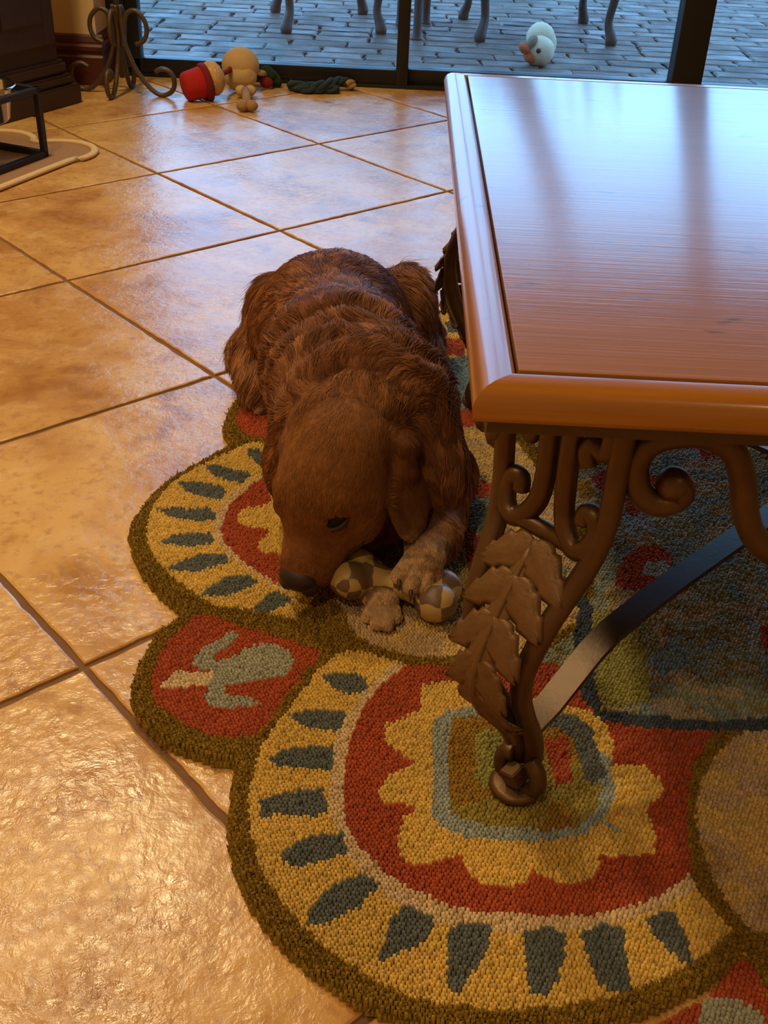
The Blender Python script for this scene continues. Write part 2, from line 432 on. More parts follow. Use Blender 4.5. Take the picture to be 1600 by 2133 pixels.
c_leaves = [TC(v) for v in (
 [(320, 90), (345, 84), (420, 85), (448, 100), (445, 130), (420, 142), (370, 135), (340, 115)],
 [(218, 205), (270, 190), (387, 193), (380, 225), (365, 252), (300, 245), (250, 230)],
 [(165, 335), (210, 303), (280, 295), (352, 290), (352, 362), (270, 360), (200, 355)],
 [(133, 450), (160, 440), (210, 425), (320, 415), (337, 483), (300, 490), (200, 485), (150, 499)],
 [(190, 612), (250, 565), (320, 545), (380, 540), (392, 602), (340, 615), (270, 637), (220, 632)],
 [(275, 790), (300, 740), (350, 690), (430, 660), (492, 690), (455, 720), (440, 750), (390, 770), (330, 802), (290, 812)],
 [(480, 907), (500, 850), (520, 780), (560, 750), (642, 782), (630, 830), (590, 870), (540, 885), (500, 907)],
 [(685, 985), (680, 900), (680, 820), (720, 800), (803, 803), (800, 850), (772, 910), (740, 960), (710, 997)],
 [(920, 1000), (905, 930), (895, 818), (950, 816), (1022, 823), (1017, 900), (1000, 960), (960, 1007)],
 [(1110, 970), (1085, 900), (1063, 828), (1130, 808), (1182, 813), (1197, 900), (1210, 992), (1180, 1007), (1140, 990)],
 [(1370, 922), (1320, 880), (1270, 830), (1250, 790), (1290, 766), (1332, 768), (1357, 820), (1387, 912)])]
# --- small red lobe with the grey motif
b_out = TB([(340, 68), (300, 108), (200, 188), (150, 270), (110, 350), (85, 430), (78, 500), (108, 592), (170, 662), (240, 732), (320, 772), (420, 802), (520, 832), (610, 842), (760, 720), (1000, 400), (1100, 270), (900, 120), (600, 60)])
b_red = TB([(435, 85), (520, 110), (620, 150), (740, 180), (850, 215), (930, 245), (1040, 270), (1030, 310), (960, 380), (900, 460), (840, 540), (780, 630), (710, 710), (640, 712), (560, 717), (490, 712), (400, 682), (330, 640), (270, 592), (210, 552), (175, 482), (180, 400), (210, 320), (260, 230), (330, 160), (400, 105)])
b_grey = TB([(600, 170), (622, 195), (582, 250), (520, 280), (495, 300), (510, 320), (560, 318), (600, 300), (660, 265), (740, 240), (820, 250), (880, 280), (907, 320), (890, 367), (850, 402), (780, 415), (720, 425), (650, 440), (560, 455), (545, 480), (560, 500), (620, 498), (680, 505), (747, 545), (690, 555), (600, 562), (500, 557), (448, 525), (465, 480), (455, 440), (470, 420), (500, 400), (520, 385), (480, 375), (420, 370), (388, 335), (408, 290), (450, 258), (520, 220)])
b_hole = TB([(640, 360), (690, 335), (750, 328), (782, 350), (750, 375), (680, 384), (618, 387)])
b_tongue = TB([(228, 462), (260, 410), (310, 380), (400, 377), (505, 385), (490, 412), (450, 452), (380, 457), (310, 470), (250, 470)])
# --- scallop on the left, traced where it shows
a_out = TA([(690, 403), (600, 455), (500, 510), (400, 562), (290, 632), (200, 722), (140, 802), (90, 870), (78, 950), (100, 1032), (140, 1142), (200, 1222), (260, 1292), (330, 1352), (390, 1402), (520, 1390), (900, 1600), (1200, 1600), (1500, 1300), (1500, 600), (1000, 330)])
a_field = TA([(880, 360), (790, 405), (650, 470), (500, 540), (390, 602), (300, 672), (230, 762), (195, 852), (180, 942), (200, 1032), (240, 1112), (320, 1192), (400, 1252), (480, 1312), (560, 1362), (700, 1430), (800, 1480), (960, 1540), (1150, 1560), (1400, 1300), (1400, 600), (1000, 360)])
a_pale = TA([(880, 590), (780, 650), (700, 700), (640, 770), (600, 842), (590, 932), (610, 1002), (660, 1062), (740, 1122), (820, 1182), (900, 1232), (980, 1282), (1200, 1300), (1350, 1100), (1300, 700), (1000, 560)])
a_red = TA([(920, 582), (830, 642), (760, 702), (690, 762), (650, 842), (625, 922), (650, 992), (700, 1052), (770, 1112), (850, 1172), (930, 1222), (1010, 1262), (1180, 1260), (1300, 1080), (1260, 720), (1020, 590)])
a_flower = TA([(905, 690), (930, 740), (900, 770), (820, 785), (750, 800), (728, 840), (740, 882), (800, 905), (900, 915), (912, 935), (880, 960), (848, 1000), (860, 1047), (900, 1062), (970, 1062), (1020, 1090), (1180, 1100), (1200, 800), (1050, 690)])
a_veins = [stroke(TA(v), .006) for v in ([(785, 843), (870, 852), (965, 862)], [(930, 1016), (980, 1000), (1028, 990)])]
a_leaves = [TA(v) for v in (
 [(788, 440), (850, 443), (905, 470), (917, 520), (880, 552), (830, 522), (788, 470)],
 [(530, 530), (610, 530), (700, 560), (790, 578), (802, 600), (750, 642), (680, 632), (600, 602), (550, 567)],
 [(370, 633), (460, 635), (560, 643), (640, 665), (662, 702), (630, 742), (560, 735), (480, 712), (420, 682)],
 [(253, 800), (330, 793), (430, 800), (550, 786), (597, 820), (585, 862), (500, 868), (410, 867), (350, 852), (300, 827)],
 [(238, 1002), (330, 955), (430, 938), (560, 938), (597, 985), (520, 1017), (420, 1022), (340, 1007)],
 [(318, 1137), (400, 1100), (480, 1070), (560, 1058), (650, 1068), (692, 1105), (620, 1130), (540, 1152), (490, 1170), (400, 1157), (330, 1160)],
 [(497, 1307), (570, 1260), (640, 1210), (720, 1188), (800, 1198), (857, 1235), (800, 1265), (740, 1292), (660, 1317), (560, 1317)],
 [(778, 1452), (820, 1400), (870, 1330), (920, 1293), (980, 1288), (1062, 1340), (1000, 1367), (960, 1392), (910, 1422), (850, 1432)],
 [(1043, 1502), (1090, 1450), (1130, 1420), (1180, 1378), (1282, 1400), (1230, 1442), (1180, 1477), (1130, 1502), (1080, 1522)])]
l3_out = TA([(760, 85), (700, 160), (663, 230), (638, 300), (655, 362), (692, 408), (1000, 400), (1200, 100), (1100, -60), (880, -20)])
l3_red = TA([(790, 130), (740, 200), (712, 260), (720, 300), (760, 345), (830, 378), (960, 370), (1100, 130), (1000, 20), (870, 60)])
C = dict(olive=lin(138, 108, 38), yellow=lin(212, 174, 88), pale=lin(208, 180, 138), red=lin(168, 78, 48), slate=lin(98, 102, 98),
         ring=lin(152, 158, 150), gold=lin(150, 112, 42), green=lin(150, 142, 74), grey=lin(158, 156, 136), tan=lin(190, 160, 118),
         mixg=lin(142, 144, 118), teal=lin(116, 136, 138), dark=lin(70, 78, 84), cream=lin(206, 182, 140))
layers = []                                            # (polygon, part name, colour)
def lay(poly, name, col): layers.append((np.asarray(poly), name, C[col]))
lay(circ(RC, 1.12 * S, 60), 'central_field', 'mixg')
for k in range(6):
    d = 60 * k                                         # 0 = scallop under the foot, 300 = left scallop
    if d == 300:
        lay(a_out, 'border_band', 'olive'); lay(a_field, 'scallop_field', 'yellow'); lay(a_pale, 'pale_ring', 'pale'); lay(a_red, 'red_ring', 'red')
        lay(a_flower, 'flower_motif', 'yellow')
        for v in a_veins: lay(v, 'petal_vein', 'slate')
        for v in a_leaves: lay(v, 'leaf_motif', 'slate')
    else:
        for poly, n, c in ((c_out, 'border_band', 'olive'), (c_field, 'scallop_field', 'yellow'), (c_pale, 'pale_ring', 'pale'), (c_red, 'red_ring', 'red'), (c_flower, 'flower_motif', 'yellow'), (c_ring, 'grey_ring', 'ring'), (c_gold, 'gold_centre', 'gold'), (c_green, 'green_patch', 'green'), (c_arc, 'blue_arc', 'slate'), (c_stripe, 'red_stripe', 'red'), (c_stripe2, 'red_stripe', 'red')):
            lay(rot(poly, d), n, c)
        for v in c_veins: lay(rot(v, d), 'petal_vein', 'slate')
        for v in c_leaves: lay(rot(v, d), 'leaf_motif', 'slate')
    if d == 240:
        pass
for k in range(6):                                     # lobes: 0 = beside the foot, 300 = behind the dog
    d = 60 * k
    if d == 300: lay(l3_out, 'border_band', 'olive'); lay(l3_red, 'red_lobe', 'red')
    elif d == 60:
        lay(TC([(1200, 1125), (1330, 1062), (1430, 1010), (1470, 940), (1520, 880), (1600, 900), (1900, 1150), (1500, 1500), (1250, 1350)]), 'border_band', 'olive')
        lay(TC([(1210, 1120), (1340, 1060), (1440, 1015), (1480, 945), (1522, 903), (1565, 930), (1602, 1010), (1800, 1180), (1500, 1420), (1280, 1290)]), 'red_lobe', 'red')
        lay(TC([(1400, 1095), (1425, 1020), (1520, 1018), (1580, 1058), (1620, 1130), (1500, 1250), (1380, 1160)]), 'grey_motif', 'grey')
    else:
        for poly, n, c in ((b_out, 'border_band', 'olive'), (b_red, 'red_lobe', 'red'), (b_grey, 'grey_motif', 'grey'), (b_hole, 'gold_spot', 'yellow'), (b_tongue, 'pale_tongue', 'cream')):
            lay(rot(poly, d), n, c)
# left-hand tidy up: the field and olive join on top of the small lobe
lay(circ(RC, .72 * S, 60), 'central_field', 'mixg')
for k in range(6):
    if k in (0, 5): continue
    q = RC + .93 * S * np.array([math.cos(math.radians(210 + 60 * k)), math.sin(math.radians(210 + 60 * k))])
    if k == 1: continue
    lay(circ(q, .30 * S), 'border_band', 'olive'); lay(circ(q, .25 * S), 'tan_disc', 'tan')
lay(TC([(1480, 225), (1420, 290), (1375, 360), (1352, 450), (1362, 560), (1382, 660), (1425, 740), (1500, 830), (1560, 880), (1700, 900), (1950, 700), (1950, 400), (1750, 230), (1600, 210)]), 'border_band', 'olive')
lay(TC([(1560, 235), (1500, 270), (1440, 330), (1405, 400), (1392, 480), (1402, 570), (1432, 660), (1482, 740), (1560, 830), (1700, 850), (1880, 680), (1880, 430), (1720, 260)]), 'tan_disc', 'tan')
# scallop under the foot is complete on top of the central field
for poly, n, c in ((c_red, 'red_ring', 'red'), (c_flower, 'flower_motif', 'yellow'), (c_ring, 'grey_ring', 'ring'), (c_gold, 'gold_centre', 'gold'), (c_green, 'green_patch', 'green'), (c_arc, 'blue_arc', 'slate'), (c_stripe, 'red_stripe', 'red'), (c_stripe2, 'red_stripe', 'red')): lay(poly, n, c)
for v in c_veins: lay(v, 'petal_vein', 'slate')
# tan island between the two visible scallops with its olive edge
lay(TP([(600, 1310), (660, 1330), (740, 1350), (830, 1378), (900, 1386), (1010, 1386), (1110, 1380), (1200, 1310), (1240, 1230), (1220, 1100), (1100, 900), (950, 870), (850, 900), (650, 1250)]), 'border_band', 'olive')
lay(TP([(740, 1322), (780, 1345), (840, 1364), (900, 1370), (1000, 1368), (1100, 1362), (1190, 1300), (1222, 1240), (1205, 1120), (1150, 1020), (1080, 920), (960, 874), (870, 900), (700, 1250)]), 'tan_disc', 'tan')
lay(TP([(960, 1000), (1010, 990), (1050, 1040), (1000, 1110), (950, 1090)]), 'slate_patch', 'mixg')
lay(TP([(1030, 1130), (1120, 1120), (1190, 1190), (1150, 1215), (1060, 1200)]), 'slate_patch', 'mixg')
lay(TP([(960, 1100), (1040, 1130), (1060, 1200), (980, 1200)]), 'red_patch', 'red')
lay(TP([(985, 1000), (1030, 1005), (1040, 1030), (995, 1040)]), 'red_patch', 'red')
# central field: dark outline and blotches
lay(stroke(TP([(1120, 1190), (1190, 1215), (1222, 1270), (1212, 1330), (1222, 1400), (1228, 1450), (1262, 1488), (1340, 1500), (1500, 1512), (1700, 1500)]), .018), 'dark_outline', 'dark')
lay(TD([(710, 1060), (860, 1060), (980, 1180), (1010, 1500), (760, 1545), (720, 1300)]), 'green_patch', 'green')
lay(TD([(1020, 1250), (1100, 1215), (1190, 1225), (1205, 1300), (1120, 1350), (1050, 1390)]), 'blue_patch', 'teal')
lay(TD([(820, 905), (880, 770), (960, 720), (1070, 725), (1120, 780), (1060, 920), (900, 945)]), 'red_patch', 'red')
lay(TD([(980, 800), (1060, 790), (1150, 870), (1060, 880), (960, 860)]), 'blue_patch', 'ring')
for v in ([(690, 370), (780, 330), (830, 420), (760, 440)], [(950, 350), (1060, 370), (1090, 430), (980, 440)], [(1210, 200), (1350, 190), (1400, 250), (1280, 290)], [(860, 470), (960, 500), (1020, 550), (900, 560)], [(1550, 1130), (1650, 1100), (1650, 1250), (1570, 1230)]): lay(TD(v), 'red_patch', 'red')
for v in ([(860, 570), (1000, 540), (1040, 640), (880, 680)], [(980, 400), (1050, 430), (1080, 470), (980, 470)], [(1160, 180), (1220, 170), (1260, 290), (1180, 270)], [(1480, 1110), (1560, 1090), (1570, 1280), (1500, 1260)], [(700, 620), (800, 590), (860, 660), (760, 700)]): lay(TD(v), 'blue_patch', 'ring')
lay(TD([(620, 380), (700, 390), (740, 470), (650, 480)]), 'gold_patch', 'gold')
# what shows between dog and table
lay(TP([(915, 690), (965, 695), (968, 742), (915, 735)]), 'red_patch', 'red')
lay(TP([(900, 745), (980, 742), (985, 850), (905, 850)]), 'slate_patch', 'teal')
lay(TP([(935, 850), (985, 852), (1060, 884), (960, 890), (930, 872)]), 'red_patch', 'red')
lay(TP([(910, 650), (990, 648), (990, 702), (912, 702)]), 'scallop_field', 'yellow')
lay(TP([(925, 670), (975, 665), (985, 694), (935, 692)]), 'leaf_motif', 'slate')
lay(TP([(912, 703), (985, 703), (985, 728), (950, 720), (912, 716)]), 'red_patch', 'red')

shape = [c_out, b_out, a_out, l3_out]
CELL = .0040
def inside(poly, X, Y):
    x, y = poly[:, 0], poly[:, 1]; r = np.zeros(len(X), bool); j = len(x) - 1
    for i in range(len(x)):
        if y[i] != y[j]:
            c = ((y[i] > Y) != (y[j] > Y)) & (X < (x[j] - x[i]) * (Y - y[i]) / (y[j] - y[i]) + x[i]); r ^= c
        j = i
    return r
ext = 1.75 * S
gx = np.arange(RC[0] - ext, RC[0] + ext, CELL); gy = np.arange(RC[1] - ext, RC[1] + ext, CELL)
GXX, GYY = np.meshgrid(gx, gy); cx = GXX.ravel(); cy = GYY.ravel()
cx = cx + CELL * .5 * (np.round((cy - gy[0]) / CELL) % 2)              # hooked rows are staggered
# rows wander a little
cy = cy + .0035 * np.sin(cx * 9 + 1.3) + .002 * np.sin(cx * 23 + cy * 7)
ids = np.full(len(cx), -1)
for k, (poly, n, c) in enumerate(layers):
    lo, hi = poly.min(0), poly.max(0)
    s_ = np.nonzero((cx >= lo[0]) & (cx <= hi[0]) & (cy >= lo[1]) & (cy <= hi[1]))[0]
    if not len(s_): continue
    ids[s_[inside(poly, cx[s_], cy[s_])]] = k
# every separate patch of one layer is its own piece; crumbs join their neighbour
gid = ids.reshape(GXX.shape).copy(); H_, W_ = gid.shape; comp = np.full((H_, W_), -1); ncomp = 0; clayer = []
gl = gid.tolist(); cl = comp.tolist()
for y_ in range(H_):
    for x_ in range(W_):
        if gl[y_][x_] < 0 or cl[y_][x_] >= 0: continue
        lab = gl[y_][x_]; stack = [(y_, x_)]; cl[y_][x_] = ncomp; cells = []
        while stack:
            a_, b_ = stack.pop(); cells.append((a_, b_))
            for da, db in ((1, 0), (-1, 0), (0, 1), (0, -1)):
                p_, q_ = a_ + da, b_ + db
                if 0 <= p_ < H_ and 0 <= q_ < W_ and cl[p_][q_] < 0 and gl[p_][q_] == lab: cl[p_][q_] = ncomp; stack.append((p_, q_))
        if len(cells) < 40:
            nb = None
            for a_, b_ in cells:
                for da, db in ((0, -1), (-1, 0), (0, 1), (1, 0)):
                    p_, q_ = a_ + da, b_ + db
                    if 0 <= p_ < H_ and 0 <= q_ < W_ and gl[p_][q_] >= 0 and gl[p_][q_] != lab and 0 <= cl[p_][q_] < ncomp: nb = (cl[p_][q_], gl[p_][q_])
            if nb:
                for a_, b_ in cells: cl[a_][b_], gl[a_][b_] = nb
                continue
        ncomp += 1
comp = np.array(cl).ravel(); ids = np.array(gl).ravel()
occ = np.pad(np.array(gl) >= 0, 1); edge = ~(occ[:-2, 1:-1] & occ[2:, 1:-1] & occ[1:-1, :-2] & occ[1:-1, 2:]); edge = edge.ravel()
keep = ids >= 0; cx, cy, ids, comp, edge = cx[keep], cy[keep], ids[keep], comp[keep], edge[keep]
def vnoise(x, y, sc, seed):
    r = np.random.default_rng(seed); g = r.random((64, 64)); u, v = x * sc + 100, y * sc + 100
    i, j = np.floor(u).astype(int), np.floor(v).astype(int); a, b = u - i, v - j; a = a * a * (3 - 2 * a); b = b * b * (3 - 2 * b)
    q = lambda p, s: g[p % 64, s % 64]
    return (q(i, j) * (1 - a) + q(i + 1, j) * a) * (1 - b) + (q(i, j + 1) * (1 - a) + q(i + 1, j + 1) * a) * b
cols = np.array([l[2] for l in layers])[ids]
names = np.array([l[1] for l in layers])
cen = np.isin(names[ids], ('central_field', 'slate_patch', 'tan_disc'))
n1, n2, n3 = vnoise(cx, cy, 22, 1), vnoise(cx, cy, 45, 2), vnoise(cx, cy, 90, 3)
cf = names[ids] == 'central_field'
for cond, colr, amt in ((cf & (n1 > .55), C['teal'], .6), (cf & (n2 > .62), C['tan'], .55), (cf & (n3 > .7), C['olive'], .6), ((names[ids] == 'tan_disc') & (n2 > .55), C['yellow'], .6), ((names[ids] == 'tan_disc') & (n1 > .66), C['gold'], .35), ((names[ids] == 'gold_centre') & (n1 > .6), C['green'], .6)):
    cols[cond] = cols[cond] * (1 - amt) + np.array(colr) * amt
jit = rng.normal(1, .10, (len(cx), 1)) * (.9 + .2 * vnoise(cx, cy, 14, 6))[:, None]
cols = np.clip(cols * jit, 0, 1)
hgt = ZR + rng.normal(0, .0011, len(cx)) + .002 * (vnoise(cx, cy, 30, 9) - .5)
hgt[np.isin(names[ids], ('border_band',))] += .001
hgt[edge] = .0075
m = NT('hooked_wool'); at = m.node('ShaderNodeAttribute'); at.attribute_name = 'yarn'; 
v = m.pos(obj=False, scale=(1, 1, .3)); fz = m.noise(v, 900, 2, .5)
m.base(m.mix(1.0, at.outputs['Color'], m.ramp(fz, [(.3, (.72, .72, .72)), (.7, (1.1, 1.1, 1.1))]), 'MULTIPLY'))
m.set(Roughness=.95, Specular_IOR_Level=.15); m.nor(m.bump(fz, .5, .0012)); M_rug = m.m
rug = empty('scalloped_rug', (RC[0], RC[1], 0))
tag(rug, 'hooked wool rug with scalloped edge, floral medallions and olive border', 'rug')
qx = np.array([-1, 1, 1, -1]) * .5; qy = np.array([-1, -1, 1, 1]) * .5
jx = rng.normal(0, .0004, len(cx)); jy = rng.normal(0, .0004, len(cx))
order = np.argsort(comp, kind='stable'); bounds = np.nonzero(np.diff(comp[order]))[0] + 1
for s_ in np.split(order, bounds):
    n = len(s_); k = ids[s_[0]]
    V = np.zeros((n, 8, 3)); 
    V[:, :4, 0] = (cx[s_])[:, None] + qx * CELL * 1.12; V[:, :4, 1] = (cy[s_])[:, None] + qy * CELL * 1.12; V[:, :4, 2] = .0015
    V[:, 4:, 0] = (cx[s_] + jx[s_])[:, None] + qx * CELL * .66; V[:, 4:, 1] = (cy[s_] + jy[s_])[:, None] + qy * CELL * .66; V[:, 4:, 2] = hgt[s_][:, None]
    b = (np.arange(n) * 8)[:, None]
    quad = np.array([[4, 5, 6, 7], [0, 1, 5, 4], [1, 2, 6, 5], [2, 3, 7, 6], [3, 0, 4, 7]])
    F = (b[:, None] + quad[None]).reshape(-1, 4)
    me = bpy.data.meshes.new(str(names[k])); me.vertices.add(n * 8); me.vertices.foreach_set('co', V.ravel())
    me.loops.add(F.size); me.loops.foreach_set('vertex_index', F.ravel().astype(np.int32))
    me.polygons.add(len(F)); me.polygons.foreach_set('loop_start', np.arange(0, F.size, 4, dtype=np.int32)); me.polygons.foreach_set('loop_total', np.full(len(F), 4, np.int32))
    me.polygons.foreach_set('use_smooth', np.ones(len(F), bool)); me.update()
    a = me.attributes.new('yarn', 'FLOAT_COLOR', 'POINT'); cc = np.ones((n, 8, 4)); cc[:, :, :3] = cols[s_][:, None, :]; a.data.foreach_set('color', cc.ravel())
    put(str(names[k]), me, M_rug, rug)

# cut pile of the olive border
bi = np.nonzero(names[ids] == 'border_band')[0]; bi = np.repeat(bi, 3); nb_ = len(bi)
q0 = np.stack([cx[bi] + rng.uniform(-.5, .5, nb_) * CELL, cy[bi] + rng.uniform(-.5, .5, nb_) * CELL, np.minimum(hgt[bi], .0135) - .002], 1)
dv = np.stack([rng.normal(0, .45, nb_), rng.normal(0, .45, nb_), np.ones(nb_)], 1); dv /= np.linalg.norm(dv, axis=1)[:, None]
ln = rng.uniform(.0025, .0055, nb_)[:, None]
pp = np.stack([q0, q0 + dv * ln * .6 + np.array([0, 0, .0004]), q0 + dv * ln + rng.normal(0, .0006, (nb_, 3))], 1)
ph_ = bpy.data.hair_curves.new('border_pile'); ph_.add_curves([3] * nb_)
ph_.attributes['position'].data.foreach_set('vector', pp.astype(np.float32).ravel())
ra_ = ph_.attributes.get('radius') or ph_.attributes.new('radius', 'FLOAT', 'POINT'); ra_.data.foreach_set('value', np.tile(np.array([.0007, .0006, .0003], np.float32), nb_))
cb_ = np.ones((nb_, 3, 4), np.float32); cb_[:, :, :3] = (cols[bi] * rng.normal(1, .15, (nb_, 1)))[:, None, :]
aa_ = ph_.attributes.new('yarn', 'FLOAT_COLOR', 'POINT'); aa_.data.foreach_set('color', np.clip(cb_, 0, 1).ravel())
ph_.materials.append(M_rug); po_ = bpy.data.objects.new('border_pile', ph_); COL.objects.link(po_); po_.parent = rug; po_.matrix_parent_inverse = Matrix.Translation(rug.location).inverted(); tag(po_, kind='stuff')

# ------------------------------------------------------------------ coffee table
TX0, TX1, TY0, TY1, TZ = .056, 1.045, .655, 1.668, .497
table = empty('coffee_table', ((TX0 + TX1) / 2, (TY0 + TY1) / 2, 0))
tag(table, 'square wooden coffee table with rounded amber rim on scrolled iron legs', 'table')
RW, RT = .030, .028
def rim(name, a, b, inw, mat):        # one mitred rim board: outer edge a->b, inw = inward normal
    a, b, inw = np.array(a, float), np.array(b, float), np.array(inw, float); t = nrm(b - a)
    pr = [(RW, TZ - .0025), (RW - .003, TZ), (.015, TZ), (.009, TZ - .0015), (.0045, TZ - .0045), (.0015, TZ - .009), (0, TZ - .014), (.0008, TZ - RT + .007), (.003, TZ - RT + .0025), (.0075, TZ - RT), (RW, TZ - RT)]
    V = [(*(a + inw * q + t * q), z) for q, z in pr] + [(*(b + inw * q - t * q), z) for q, z in pr]; n = len(pr)
    F = [(k, n + k, n + (k + 1) % n, (k + 1) % n) for k in range(n)] + [tuple(range(n)), tuple(range(n, 2 * n))[::-1]]
    return sharp(mesh(name, V, F, mat, table), 35)
rim('rim_board', (TX0, TY0), (TX1, TY0), (0, 1), M_rim)
rim('rim_board', (TX1, TY1), (TX0, TY1), (0, -1), M_rim)
rim('rim_board', (TX0, TY1), (TX0, TY0), (1, 0), M_rimY)
rim('rim_board', (TX1, TY0), (TX1, TY1), (-1, 0), M_rimY)
g = .0022
npl = 5; ys = np.linspace(TY0 + RW + g, TY1 - RW - g, npl + 1)
box('top_panel', (TX0 + RW + g, TY0 + RW + g, TZ - .02), (TX1 - RW - g, TY1 - RW - g, TZ + .0005), M_top, table, .0015)
box('panel_backing', (TX0 + RW - .004, TY0 + RW - .004, TZ - RT + .004), (TX1 - RW + .004, TY1 - RW + .004, TZ - .019), M_darkwood, table)
# iron under-frame
ZF = TZ - RT
tc = np.array([(TX0 + TX1) / 2, (TY0 + TY1) / 2])
for lo, hi in (((TX0 + .012, TY0 + .012), (TX1 - .012, TY0 + .034)), ((TX0 + .012, TY1 - .034), (TX1 - .012, TY1 - .012)), ((TX0 + .012, TY0 + .034), (TX0 + .034, TY1 - .034)), ((TX1 - .034, TY0 + .034), (TX1 - .012, TY1 - .034))):
    box('frame_bar', (*lo, ZF - .011), (*hi, ZF + .0005), M_strap, table, .001)
k_ = .52 / .56
zz = np.array([.462, .43, .40, .37, .34, .31, .28, .25, .22, .19, .16, .13, .10, .07, .045]) * k_
oo = np.array([.0172, .0172, .0158, .0172, .0251, .0425, .0580, .0640, .0625, .0543, .0392, .0229, .0064, -.0043, -.007]) * k_
ss = np.array([.060, .0596, .0587, .0561, .0515, .0458, .0404, .0349, .0287, .0239, .0187, .0150, .0118, .0094, .008]) * k_
zz[0] = ZF - .004
Fo = P(1085, 1610, .03)[:2]                          # visible foot
def o_at(z): return np.interp(z, zz[::-1], oo[::-1])
def leg(foot, d):
    d = np.array([*nrm(d), 0]); t = np.array([-d[1], d[0], 0]) ; F0 = np.array([*foot, 0])
    if np.linalg.det(np.stack([d, t, (0, 0, 1)])) < 0: t = -t
    lg = empty('leg_assembly'); lg.parent = table; lg.matrix_parent_inverse = Matrix.Translation(table.location).inverted()
    def W(s, z, o=None): return F0 + d * (o_at(z) if o is None else o) + t * s + np.array([0, 0, z])
    def add(name, pts, r, seg=10, mat=M_iron):
        return tube(name, pts, r, mat, lg, seg)
    for sg in (-1, 1):
        path = cr_spline([W(sg * s, z) for s, z in zip(ss, zz)], 5)
        add('leg_bar', path, [.009, .009, .0094, .0097, .0097, .0097, .0094, .009])
    zc = .352 * k_; add('cross_bar', [W(s, zc + .0) for s in np.linspace(-.05, .05, 8)], .008)
    for sg in (-1, 1):                               # back-to-back scrolls above the cross bar
        q = [(.034, .408), (.030, .417), (.037, .424), (.046, .420), (.048, .408), (.043, .436), (.034, .446), (.022, .446), (.013, .434), (.0105, .412), (.0105, .385), (.014, .362), (.023, .350), (.034, .346), (.043, .352), (.046, .366), (.040, .375), (.032, .371), (.033, .362)]
        q = [(.030, .402), (.026, .410), (.032, .418), (.042, .415), (.047, .424), (.044, .440), (.032, .448), (.019, .446), (.0115, .432), (.0105, .410), (.0105, .382), (.0135, .362), (.022, .349), (.033, .3435), (.043, .349), (.0465, .360), (.042, .370), (.0335, .370), (.032, .362)]
        add('scroll', cr_spline([W(sg * s, .322 + (z - .338) * (ZF - .322) / (.452 - .338) - .004) for s, z in q], 5), [.0075, .0085, .009, .009, .009, .009, .009, .0085, .0075])
    # acanthus leaf
    lz = np.array([.318, .292, .261, .229, .198, .170, .148, .115, .085]); lo = np.array([.026, .044, .063, .079, .083, .073, .056, .032, .016])
    oc = cr_spline(np.stack([lo, lz], 1), 12); al = np.linspace(0, 1, len(oc))
    def axis(u): return np.interp(u, al, oc[:, 0]), np.interp(u, al, oc[:, 1])
    V = []; F = []
    def leaflet(u0, sg, L, wd, ang, curl):           # a toothed lobe leaving the rib at u0
        o0_, z0_ = axis(u0); o1_, z1_ = axis(min(1, u0 + .06)); tv = nrm(np.array([o1_ - o0_, z1_ - z0_]))
        nv = np.array([-tv[1], tv[0]]); nv = nv if nv[0] > 0 else -nv
        nI, b0 = 19, len(V); cs = (-1, -.66, -.33, 0, .33, .66, 1); nC = len(cs)
        for i in range(nI):
            x = i / (nI - 1); tooth = 1 - ((x * 3.0) % 1.0) * .30
            w_ = wd * min(1, (x * 5 + .25)) ** .6 * (1 - x ** 2.2) ** .8 * (tooth if .2 < x < .95 else .85) + .0006
            al_, la = L * x * math.cos(ang), L * x * math.sin(ang)
            for ci, c in enumerate(cs):
                al2 = al_ - c * w_ * math.sin(ang) + abs(c) * .004; la2 = la + c * w_ * math.cos(ang)
                h = .0085 - .0030 * abs(c) - curl * x * x + (.0011 if ci % 2 else -.0011)
                ov = np.array([o0_, z0_]) + tv * al2 + nv * h
                V.append(W(sg * max(la2, -.002), ov[1], ov[0]))
        for i in range(nI - 1):
            for c in range(nC - 1): F.append((b0 + i * nC + c, b0 + i * nC + c + 1, b0 + (i + 1) * nC + c + 1, b0 + (i + 1) * nC + c))
    for u0, L, wd in ((.00, .058, .0195), (.13, .056, .0190), (.26, .053, .0185), (.39, .050, .0175), (.52, .048, .0165), (.64, .043, .0145), (.76, .034, .0105)):
        for sg in (-1, 1): leaflet(u0, sg, L, wd, .92 - .5 * u0, .007)
    # leaf blade along the rib
    b0 = len(V); nB = 30; cs = (-1, -.5, 0, .5, 1)
    for i in range(nB):
        u_ = i / (nB - 1) * .98; o0_, z0_ = axis(u_); wd = .019 * np.interp(u_, [0, .2, .5, .75, .9, 1], [.35, .55, .75, .9, .6, .2])
        for c in cs: V.append(W(c * wd, z0_, o0_ + .0075 - .0035 * abs(c)))
    for i in range(nB - 1):
        for c in range(4): F.append((b0 + i * 5 + c, b0 + i * 5 + c + 1, b0 + (i + 1) * 5 + c + 1, b0 + (i + 1) * 5 + c))
    lf = mesh('acanthus_leaf', V, F, M_leaf, lg, True)
    md = lf.modifiers.new('thick', 'SOLIDIFY'); md.thickness = .002
    add('leaf_rib', [W(0, axis(q)[1], axis(q)[0] + .0085) for q in np.linspace(0, .97, 16)], [.0028, .004, .0035], 6, M_leaf)
    # foot: curled toe, square bolt and ring pad
    of = .004
    curl = [(.011, .058), (.020, .050), (.0235, .038), (.020, .026), (.009, .0195), (-.006, .0195), (-.018, .026), (-.0215, .038), (-.017, .050), (-.009, .053)]
    add('toe_curl', cr_spline([W(s, z, of) for s, z in curl], 6), [.0085, .009, .009, .009, .0085, .008])
